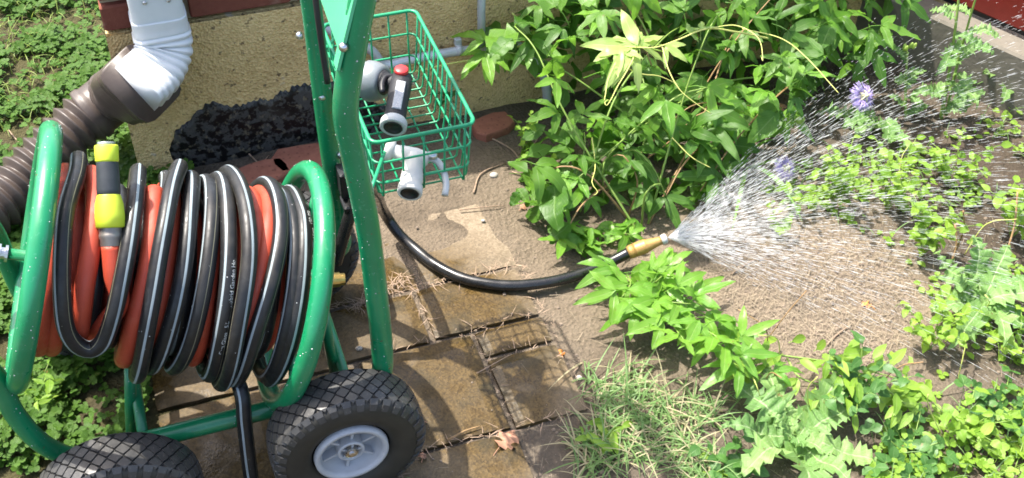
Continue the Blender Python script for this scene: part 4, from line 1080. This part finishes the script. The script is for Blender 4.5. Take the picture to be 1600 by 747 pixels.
# ------------------------------------------------------------------ sow thistles
def rosette(par, u, v, n, sc, elev=.35, a0=0, arc=math.tau):
    c = PZ(u, v, .015)
    for k in range(n):
        a = a0 + arc * k / n + RU(-.18, .18); e = elev * RU(.4, 1.3); d = Vector((math.cos(a) * math.cos(e), math.sin(a) * math.cos(e), math.sin(e)))
        put_leaf(par, L_TH, c + d * .006, d, UPV + Vector((RU(-.25, .25), RU(-.4, .1), 0)), sc * RU(.8, 1.15))
t1 = thing('sow_thistle', PZ(1240, 690, 0), 'pale spiny sow thistle rosette at the bottom edge in the sun', 'thistle')
rosette(t1, 1240, 690, 9, 1.25, .3); rosette(t1, 1240, 690, 6, .6, .8)
t2 = thing('sow_thistle', PZ(1470, 185, 0), 'tall sow thistle with two stems before the concrete kerb', 'thistle')
st_ = [PZ(1470, 185, 0), PZ(1482, 120, .12), PZ(1492, 50, .24), PZ(1500, -20, .34)]; stem(t2, st_, .005, 'stem')
st2 = [PZ(1478, 180, 0), PZ(1496, 100, .14), PZ(1515, 30, .26), PZ(1530, -20, .34)]; stem(t2, st2, .004, 'stem')
for S_ in (spline(st_, .01), spline(st2, .01)):
    for k in range(7):
        c = S_[int(len(S_) * (.08 + .12 * k))]; a = k * 2.4 + RU(-.3, .3); d = Vector((math.cos(a), math.sin(a) - .3, RU(-.2, .5))).normalized(); put_leaf(t2, L_TH, c, d, UPV + Vector((0, -.5, 0)), RU(.5, .8))
t3 = thing('sow_thistle', PZ(1412, 170, 0), 'slim budding sow thistle stalk left of the tall thistle', 'thistle')
st_ = [PZ(1415, 185, 0), PZ(1415, 140, .07), PZ(1418, 80, .16)]; stem(t3, st_, .004, 'stem'); S_ = spline(st_, .01)
for k in range(7):
    c = S_[int(len(S_) * (.1 + .12 * k))]; a = k * 2.4; put_leaf(t3, L_TH, c, Vector((math.cos(a), math.sin(a) - .2, .5)).normalized(), UPV + Vector((0, -.6, 0)), RU(.35, .55))
for k in range(4):
    b = B(); q = S_[-1] + Vector((RU(-.02, .02), RU(-.01, .01), RU(0, .015))); b.lathe([(0, .002), (.006, .005), (.014, .004), (.02, .0015)], q, (RU(-.4, .4), RU(-.4, .2), 1), 8); b.build('bud', 'shoot', t3)
t4 = thing('sow_thistle', PZ(1300, 185, 0), 'low sow thistle leaf spread beside the purple flower', 'thistle')
rosette(t4, 1375, 190, 5, .95, .25, 2.6, 2.6)
t5 = thing('sow_thistle', PZ(1540, 470, 0), 'sow thistle with long toothed leaves in the spray, right of the straw patch', 'thistle')
rosette(t5, 1530, 480, 10, 1.05, .55)
t6 = thing('sow_thistle', PZ(1560, 120, 0), 'leafy sow thistle beside the right frame edge by the kerb', 'thistle')
rosette(t6, 1560, 135, 9, .9, .7)

# ------------------------------------------------------------------ smaller weeds, each its own plant
def weed(u, v, label, libs, nst, h, spread, sc, nl=6, cat='weed', z0=0., dirx=0):
    if u > 1150 and libs in (L_OV, L_OVD): h *= 1.5; sc *= .8; nl += 3
    c = PZ(u, v, 0); c.z = gz(c.x, c.y); w_ = thing('weed', c, label, cat)
    for k in range(nst):
        a = k * 2.399 + RU(-.3, .3); e = spread * RU(.4, 1.); q = c + Vector((math.cos(a) * e, math.sin(a) * e, h * RU(.5, 1.)))
        P_ = [c, c.lerp(q, .5) + Vector((0, 0, h * .2)), q]; stem(w_, P_, .0012, 'stem', n=5); S_ = spline(P_, .008)
        for m in range(nl):
            s0 = S_[int((len(S_) - 1) * (.25 + .75 * (m + 1) / nl))]; a2 = m * 2.2 + k
            d = Vector((math.cos(a2), math.sin(a2), RU(-.2, .5))).normalized()
            put_leaf(w_, libs, s0, d, ntilt(.7), sc * RU(.5, 1.1))
    return w_
weed(822, 250, 'slender weed with tiny lobed leaves between the basket and the vine mound', L_OV, 6, .19, .045, .62, 10)
weed(845, 285, 'low leafy weed at the left foot of the vine mound', L_OV, 5, .07, .05, .9, 6)
weed(875, 325, 'trefoil weed on bare soil at the lower left of the mound', L_TFD, 6, .06, .06, 1.1, 4)
weed(900, 380, 'three-lobed seedling between the mound and the black hose', L_TRIL, 3, .05, .05, .75, 3)
weed(965, 372, 'seedling with broad leaves just behind the brass nozzle', L_TRIL, 3, .05, .05, .75, 3)
weed(1300, 330, 'bright bushy weed in the middle of the spray', L_OV, 8, .12, .10, 1.1, 8)
weed(1235, 345, 'small weed in the spray just right of the nozzle', L_LA, 4, .08, .06, .7, 5)
weed(1385, 330, 'bright clump of oval leaves in the spray below the thistle stalks', L_OV, 8, .11, .10, 1.1, 8)
weed(1210, 380, 'tiny seedling on the straw in front of the nozzle', L_OV, 3, .05, .04, .9, 4)
weed(1440, 400, 'leafy weed at the right edge of the straw patch', L_OV, 7, .10, .09, 1.2, 7)
weed(1480, 290, 'yellowish weed under the spray right of the bushy weed', L_OV, 7, .10, .09, 1.0, 7)
weed(1580, 370, 'weed with oval leaves at the right frame edge', L_OV, 7, .10, .08, 1.2, 7)
weed(1450, 545, 'low weed among wet soil below the long toothed leaves', L_OV, 6, .08, .08, 1.1, 6)
weed(1590, 560, 'trefoil weed at the right edge below the sow thistle', L_TF, 7, .06, .09, 1.2, 4)
weed(1160, 600, 'heart-leaved weed between the sprig and the bottom thistle', L_OV, 4, .06, .06, 1.35, 4)
weed(1330, 640, 'bushy green weed right of the bottom thistle', L_OVD, 8, .09, .09, 1.2, 7)
weed(1400, 640, 'round-leaved weed under the end of the runner', L_OV, 4, .06, .06, 1.35, 4)
weed(1420, 715, 'low trefoil weed at the bottom edge right of the thistle', L_TFD, 8, .05, .10, 1.2, 4)
weed(1500, 690, 'broad-leaved weed near the bottom right corner', L_OV, 6, .06, .08, 1.25, 5)
weed(1560, 655, 'trefoil weed above the bottom right corner', L_TFD, 8, .05, .10, 1.2, 4)
weed(1585, 735, 'yellow-green weed in the bottom right corner', L_TF, 8, .05, .10, 1.2, 4)
weed(1140, 735, 'dark weed at the bottom edge left of the thistle', L_OVD, 6, .05, .07, 1.2, 5)
weed(930, 690, 'small dark weed in the grass tuft beside the pavers', L_LA, 4, .04, .05, .8, 4)
weed(60, 625, 'light green pointed-leaf weed beneath the left reel ring', L_LA, 7, .08, .06, .75, 6)
weed(245, 235, 'light green pointed-leaf weed at the foot of the black tar', L_LA, 5, .09, .04, .65, 6)
weed(1330, 30, 'fine-leaved bush in the far corner behind the vine', L_OV, 9, .22, .09, 1.1, 9)
weed(1275, 60, 'leafy stem standing behind the right end of the vine mound', L_OV, 6, .24, .07, 1.1, 9)
weed(590, 40, 'leafy creeper at the wall behind the basket', L_OVD, 4, .1, .06, 1.3, 5)
weed(690, 175, 'broad leaves growing under the basket at the wall', L_OVD, 4, .09, .06, 1.9, 4)

# ------------------------------------------------------------------ ground cover (stuff)
def merged(name, mat, items, parent=None, label=None, cat=None):
    b = B()
    for (me_v, me_f, me_uv, M_) in items: b.add([M_ @ q for q in me_v], me_f, me_uv)
    return b.build(name, mat, parent, label=label, cat=cat, kind='stuff')
def protos(fn, n):
    out = []
    for k in range(n):
        b = B(); fn(b, k); out.append(([Vector(q) for q in b.v], b.f, b.uv))
    return out
def clov(b, k):
    random.seed(700 + k)
    for a in (-2.1, 0, 2.1):
        blade(b, .0105 * RU(.85, 1.15), .0052, a + RU(-.15, .15), RU(0, .35), RU(-.3, .5), 3, lambda t: math.sin(math.pi * t ** 1.1) ** .5, lift=.15)
def gr(b, k):
    random.seed(800 + k); blade(b, .07 * RU(.7, 1.3), .0016, 0, .3, RU(.6, 2.4), 6, lambda t: (1 - t) ** .6, lift=RU(.8, 1.3))
CL = protos(clov, 8); GR = protos(gr, 8); random.seed(21)
def inpav(x, y, m=0.): return any(x0 - m < x < x1 + m and y0 - m < y < y1 + m for x0, y0, x1, y1 in PAV)
items = []; grs = []; dry = []
while len(items) < 13000:
    x, y = RU(-1.25, .06), RU(-.75, 1.85)
    if y < .5 and x > -.10 + noise.noise(Vector((x * 5, y * 7, 0))) * .05: continue
    if x > -.05 and y > .69: continue
    if .5 < y < .70 and x > .03 + RU(0, .06): continue
    u, v = proj((x, y, 0))
    if not (-330 < u < 420 and -60 < v < 900): continue
    dn = noise.noise(Vector((x * 6, y * 6, 9)))
    if y > .85 and random.random() < .25: continue
    if dn < -.02 - .1 * (y < .4) and random.random() < .88: continue
    z = gz(x, y) + .005 + .028 * random.random() * (1 + dn) + (.02 if y < .3 and dn > 0 else 0)
    p = random.choice(CL); a = RU(0, math.tau)
    items.append((*p, mwat((x, y, z), (math.cos(a), math.sin(a), RU(-.2, .2)), ntilt(.5), RU(.7, 1.35))))
merged('clover_patch', 'clover', items, label='low green clover covering the ground left of the house corner and under the reel', cat='clover')
items = []
for k in range(2600):
    x, y = RU(-1.0, -.05), RU(.3, 1.8)
    if noise.noise(Vector((x * 3, y * 3, 5))) + (y - 1.) * .5 < -.1: continue
    a = RU(0, math.tau); p = random.choice(GR); items.append((*p, mwat((x, y, gz(x, y)), (math.cos(a), math.sin(a), 0), UPV, RU(.5, 1.1))))
merged('lawn_grass', 'lawngrass', items, label='scattered yellow-green grass blades in the clover at top left', cat='grass')
GP = [(905, 555), (960, 560), (1010, 590), (1100, 600), (1130, 640), (1110, 960), (560, 960), (600, 800), (660, 745), (690, 735), (800, 735), (900, 690), (930, 640)]
items = []; dry = []
while len(items) + len(dry) < 2300:
    u, v = polyrand(GP); P_ = PZ(u, v, 0)
    if noise.noise(Vector((P_.x * 9, P_.y * 9, 2))) < -.12 + .35 * (u < 900) - .05: continue
    if inpav(P_.x, P_.y, -.02) and random.random() < .9: continue
    a = RU(0, math.tau); M_ = mwat((P_.x, P_.y, gz(P_.x, P_.y)), (math.cos(a), math.sin(a), RU(-.75, .1)), UPV, RU(.6, 1.35)); p = random.choice(GR)
    (dry if random.random() < .3 else items).append((*p, M_))
merged('grass_tuft', 'grass', items, label='pale green grass tuft at the near edge of the pavers', cat='grass')
merged('dry_grass', 'drygrass', dry, label='dry straw-coloured blades lying among the near grass tuft', cat='grass')
# weedy cover at right
def tiny(b, k):
    random.seed(900 + k); blade(b, .016 * RU(.8, 1.2), .006, 0, .2, .5, 3, lambda t: math.sin(math.pi * t ** .8) ** .7)
TN = protos(tiny, 6); random.seed(31); items = []; grs = []
RP = [(1130, 610), (1250, 600), (1300, 560), (1420, 560), (1440, 470), (1420, 400), (1250, 330), (1150, 330), (1250, 250), (1380, 240), (1500, 200), (1640, 150), (2050, 330), (2050, 960), (1050, 960)]
while len(items) < 3000:
    u, v = polyrand(RP); P_ = PZ(u, v, 0); dn = noise.noise(Vector((P_.x * 7, P_.y * 7, 3)))
    if dn < -.02 and random.random() < .93: continue
    if math.hypot(u - 1240, v - 690) < 125: continue
    z = gz(P_.x, P_.y) + .004 + .035 * random.random() * max(.1, dn + .3); a = RU(0, math.tau)
    p = random.choice(TN) if random.random() < .6 else random.choice(CL)
    items.append((*p, mwat((P_.x, P_.y, z), (math.cos(a), math.sin(a), RU(-.2, .3)), ntilt(.5), RU(.7, 1.4))))
    if random.random() < .24: grs.append((*random.choice(GR), mwat((P_.x, P_.y, gz(P_.x, P_.y)), (math.cos(a), math.sin(a), 0), UPV, RU(.6, 1.2))))
merged('ground_weeds', 'weed', items, label='low mixed ground weeds spreading over the soil at right', cat='ground cover')
merged('weed_grass', 'grass', grs, label='thin grass blades among the ground weeds at right', cat='grass')
# straw litter and soil crumbs
def strip(b, p, a, L, wd, e, bend=0.):
    d = Vector((math.cos(a), math.sin(a), e)); s_ = Vector((-math.sin(a), math.cos(a), 0)) * wd; mid_ = p + d * L * .5 + Vector((0, 0, bend)) + s_ * RU(-3, 3); q = p + d * L
    b.add([p - s_, p + s_, mid_ + s_, mid_ - s_, q], [(0, 1, 2, 3), (3, 2, 4)])
b = B(); n = 0
SP = [(1090, 430), (1160, 400), (1250, 370), (1420, 400), (1440, 500), (1400, 570), (1280, 570), (1200, 530), (1120, 470)]
while n < 4300:
    if random.random() < .72: u, v = polyrand(SP)
    else: u, v = RU(640, 1640), RU(280, 760)
    P_ = PZ(u, v, 0)
    if inpav(P_.x, P_.y) and random.random() < .96: continue
    z = gz(P_.x, P_.y); z = max(z, .002 if inpav(P_.x, P_.y) else -9)
    strip(b, Vector((P_.x, P_.y, z + RU(.001, .006))), RU(0, math.tau), (.005 + .04 * random.random() ** 2.2), RU(.0002, .00048), RU(-.1, .22), RU(0, .003)); n += 1
b.build('straw_litter', 'straw', None, label='dry straw bits strewn over the soil patch in front of the nozzle', cat='straw', kind='stuff')
b = B()
for k in range(4200):
    u, v = (RU(560, 1640), RU(250, 760)) if k % 5 < 3 else polyrand(SP); P_ = PZ(u, v, 0)
    if inpav(P_.x, P_.y) and random.random() < .93: continue
    z = gz(P_.x, P_.y); z = max(z, .0 if inpav(P_.x, P_.y) else -9); r = .001 + .0045 * random.random() ** 5; V = []
    for (h, q) in ((-.3, .7), (.25, 1.), (.75, .55)):
        for m in range(5): an = m * math.tau / 5 + h; V.append(Vector((P_.x, P_.y, z)) + Vector((math.cos(an) * q * r * RU(.8, 1.2), math.sin(an) * q * r * RU(.8, 1.2), h * r)))
    F = [(l * 5 + m, l * 5 + (m + 1) % 5, l * 5 + 5 + (m + 1) % 5, l * 5 + 5 + m) for l in range(2) for m in range(5)] + [tuple(10 + m for m in range(5))]
    b.add(V, F, None, False)
b.build('soil_crumbs', 'crumb', None, label='small crumbs and pebbles scattered over the soil and sand', cat='gravel', kind='stuff')
# dark debris lying in the paver joints
b = B()
for (x0, y0, x1, y1, n) in ((.24, .185, .65, .188, 110), (.30, .040, .65, .046, 40), (.50, -.031, .65, -.031, 12), (.27, -.205, .65, -.208, 60), (.424, .04, .424, .18, 10), (.502, -.2, .502, .03, 12), (.648, -.2, .648, .18, 40), (.30, .17, .42, .22, 160), (.28, -.25, .33, -.1, 60)):
    for k in range(n):
        t = random.random(); p = Vector((x0 + (x1 - x0) * t + RU(-.008, .008), y0 + (y1 - y0) * t + RU(-.009, .009), RU(.000, .004)))
        strip(b, p, RU(0, math.tau), RU(.006, .035), RU(.0003, .0008), RU(-.05, .15))
b.build('joint_debris', 'twig', None, label='brown needles and twig bits gathered in the paver joints', cat='litter', kind='stuff')

# single twigs, leaves, stones
def twig(pxs, r, label, mat='twig'):
    P_ = [PZ(u, v, 0) for u, v in pxs]
    for q in P_: q.z = max(gz(q.x, q.y), .0 if inpav(q.x, q.y) else -1) + r + .002
    b = B(); pp_ = spline(P_, .01); b.tube(pp_, r, 6, radii=[r * (1 - .5 * i / len(pp_)) for i in range(len(pp_))]); b.build('twig', mat, None, label=label, cat='twig')
twig([(10, 195), (25, 212), (40, 228)], .002, 'pale bent twig in the clover at the far left')
twig([(380, 232), (410, 262), (440, 290)], .002, 'straight pale twig lying across the red tile piece')
twig([(400, 272), (408, 258), (420, 245)], .0016, 'short pale twig crossing the straight one on the red tile')
twig([(745, 205), (775, 220), (800, 235), (812, 250)], .0028, 'pale curved root emerging beside the basket corner')
twig([(740, 300), (752, 270), (790, 255)], .0022, 'thin root on the sand below the basket corner')
twig([(800, 268), (825, 275), (842, 262)], .0018, 'small twig below the slender weed')
twig([(718, 330), (760, 325), (790, 318)], .0016, 'thin twig on the sand between hose and basket')
twig([(800, 262), (835, 225), (846, 205)], .0018, 'upright twig leaning beside the slender weed')
twig([(1140, 440), (1180, 420), (1215, 430)], .0016, 'thin twig on the straw patch')
twig([(1290, 545), (1310, 525), (1330, 510)], .0018, 'pale stalk at the lower edge of the straw patch')
twig([(745, 585), (790, 560), (800, 555)], .0012, 'needle twig lying on the middle paver')
twig([(700, 690), (725, 676), (750, 668)], .002, 'dark twig in the lowest paver joint', 'brownstem')
for k, (a, c, e, l) in enumerate((((1490, 400), (1505, 330), .2, 'dry upright stalk in the spray near the right edge'), ((1560, 430), (1590, 300), .2, 'tall dry stalk at the right frame edge'), ((1480, 430), (1492, 350), .15, 'short dry stalk left of the tall one'))):
    b = B(); b.tube(spline([PZ(*a, 0), (PZ(*a, 0) + PZ(*c, e * .7)) / 2 + Vector((.01, 0, .01)), PZ(*c, e * .7)], .01), .0022, 6); b.build('dry_stalk', 'brownstem', None, label=l, cat='stalk')
for k in range(16):
    u, v = RU(1170, 1600), RU(300, 740)
    if inpoly(u, v, SP): continue
    p = PZ(u, v, 0); p.z = gz(p.x, p.y); e = p + Vector((RU(-.08, .08), RU(-.08, .08), RU(.06, .17))); b = B()
    b.tube(spline([p, p.lerp(e, .5) + Vector((RU(-.02, .02), RU(-.02, .02), .03)), e], .012), .0011, 5); near = min([o for o in bpy.data.objects if o.type == 'EMPTY' and o.name.startswith('weed')], key=lambda o: (o.location - p).length); b.build('stalk', 'tendril' if k % 3 else 'brownstem', near)
def dead(u, v, sc, rot, label, mat='deadleaf', z=.006):
    p = PZ(u, v, 0); p.z = max(gz(p.x, p.y), 0 if inpav(p.x, p.y) else -1) + z
    b = B(); blade(b, .045 * sc, .02 * sc, 0, -.5, .9, 7, lambda t: math.sin(math.pi * t ** .8) ** .6, wavy=1.6, sd=u); petiole(b, .02 * sc, .0008, .1)
    place(b.mesh('fallen_leaf', mat), 'fallen_leaf', None, mwat(p, (math.cos(rot), math.sin(rot), .25), (RU(-.3, .3), -.2, 1)), label=label, cat='leaf')
dead(780, 702, 1.1, .6, 'curled brown leaf on the lowest paver')
dead(879, 552, .42, 1.4, 'small orange leaf on the paver edge', 'orange')
dead(1360, 484, .5, 2., 'orange leaf on the straw patch', 'orange')
dead(1212, 172, .8, .3, 'tan dead leaf in the shade of the vine mound')
dead(815, 322, .4, .5, 'small brown leaf on the sand by the mound')
dead(660, 660, .5, 2.5, 'brown leaf scrap against the near tyre')
dead(660, 720, .35, 1.1, 'tiny tan leaf below the near tyre')
def stone(u, v, r, label, mat='stone'):
    p = PZ(u, v, 0); p.z = max(gz(p.x, p.y), 0 if inpav(p.x, p.y) else -1); b = B(); V = []; n = 9
    for (h, q) in ((-.3, .6), (.0, .95), (.4, .9), (.7, .5)):
        for m in range(n): an = m * math.tau / n; k = 1 + .22 * noise.noise(Vector((math.cos(an) * 2 + u, math.sin(an) * 2, h * 2))); V.append(p + Vector((math.cos(an) * q * r * k * 1.2, math.sin(an) * q * r * k, h * r)))
    F = [(l * n + m, l * n + (m + 1) % n, l * n + n + (m + 1) % n, l * n + n + m) for l in range(3) for m in range(n)] + [tuple(3 * n + m for m in range(n))]
    b.add(V, F); b.build('stone', mat, None, label=label, cat='stone')
stone(772, 270, .009, 'pale pebble on the sand below the slender weed')
stone(561, 545, .006, 'pale pebble between the near upright and the reel ring')
stone(755, 345, .004, 'tiny pebble on the sand above the hose')
stone(905, 585, .006, 'white pebble on the paver edge by the grass')
# terracotta pieces by the wall
for (u, v, ex, ey, rz, lb) in ((408, 272, .062, .040, .2, 'broken red tile piece at the wall foot behind the far tyre'), (478, 248, .075, .045, -.1, 'long red tile piece between the tar wall and the reel ring'), (770, 195, .05, .035, .25, 'reddish stone slab behind the basket corner')):
    p = PZ(u, v, .012); b = B(); V = []; n = 11
    for h in (-.025, .010, .014):
        for m in range(n):
            a = m * math.tau / n; k = (abs(math.cos(a)) ** 4 + abs(math.sin(a)) ** 4) ** -.25 * (1 + .14 * noise.noise(Vector((m * 1.7, u, 0)))) * (.95 if h > .012 else 1)
            X_, Y_ = math.cos(a) * ex * k, math.sin(a) * ey * k; V.append((p.x + X_ * math.cos(rz) - Y_ * math.sin(rz), p.y + X_ * math.sin(rz) + Y_ * math.cos(rz), .004 + h))
    F = [(l * n + m, l * n + (m + 1) % n, l * n + n + (m + 1) % n, l * n + n + m) for l in range(2) for m in range(n)] + [tuple(2 * n + m for m in range(n))]
    b.add(V, F, None, False); b.build('tile_piece', 'terra', None, label=lb, cat='tile')
b = B(); b.tube(spline([PZ(875, 125, .06), PZ(864, 135, .05), PZ(857, 150, .03), PZ(858, 170, .01), PZ(866, 185, .0)], .006), .0028, 8); b.build('thin_tube', 'teal', None, label='thin teal tube curving out of the soil left of the vine', cat='tube')

# ------------------------------------------------------------------ water spray
random.seed(5)
tip = n1 + nd * .002
b = B(); ax = Vector((1, -.20, .10)).normalized(); sa = ax.cross(UPV).normalized(); sb = sa.cross(ax)
def drop(p, d, L, r):
    a = d.orthogonal().normalized(); c = d.cross(a); V = [p - d * L * .5]
    for (t, q) in ((-.18, .8), (.2, 1.)):
        for m in range(4): an = m * math.pi / 2; V.append(p + d * L * t + (a * math.cos(an) + c * math.sin(an)) * r * q)
    V.append(p + d * L * .5)
    F = [(0, 1 + (m + 1) % 4, 1 + m) for m in range(4)] + [(1 + m, 1 + (m + 1) % 4, 5 + (m + 1) % 4, 5 + m) for m in range(4)] + [(5 + m, 5 + (m + 1) % 4, 9) for m in range(4)]
    b.add(V, F)
def fly(d, s_, sp_, L, r):
    t = s_ / sp_; p = tip + d * s_ + Vector((0, 0, -4.9 * t * t)); vel = (d * sp_ + Vector((0, 0, -9.8 * t))).normalized()
    if p.y > .68 or p.z < gz(p.x, p.y) + .004: return False
    drop(p, (vel + Vector((RU(-.03, .03), RU(-.03, .03), RU(-.03, .03)))).normalized(), L, r); return True
def cdir(th, ph): return (ax * math.cos(th) + (sa * math.cos(ph) * 1.25 + sb * math.sin(ph) * .95 + sb * .06) * math.sin(th)).normalized()
for k in range(430):                                   # jets that break up into strings of drops
    th = .62 * random.random() ** .45; ph = RU(0, math.tau); d = cdir(th, ph); sp_ = 3.2 + 1.6 * random.random()
    s_ = RU(.05, .25); heavy = random.random() ** 2
    while s_ < 1.5:
        dj = (d + Vector((RU(-1, 1), RU(-1, 1), RU(-1, 1))) * .018).normalized()
        L = RU(.008, .042) * min(1, .5 + s_); r = (.00026 + .00048 * heavy * random.random())
        if not fly(dj, s_, sp_, L, r) and s_ > .3: break
        s_ += RU(.012, .09) * (.5 + s_)
for k in range(4500):                                  # the dense sheet at the tip
    th = .60 * random.random() ** .6; fly(cdir(th, RU(0, math.tau)), .008 + .26 * random.random() ** 1.4, 4.5, RU(.006, .03), RU(.0002, .00045))
for k in range(9000):                                  # fine mist between the jets
    th = .66 * random.random() ** .5; fly(cdir(th, RU(0, math.tau)), .1 + 1.3 * random.random(), 3.4 + RU(0, 1.4), RU(.002, .012), RU(.00016, .0003))
b.build('water_spray', 'spray', None, label='fan of water droplets flying from the brass nozzle toward the right', cat='water', kind='stuff')
print('TRIS', sum(sum(len(p.vertices) - 2 for p in m.polygons) for m in bpy.data.meshes), 'objs', len(bpy.data.objects))
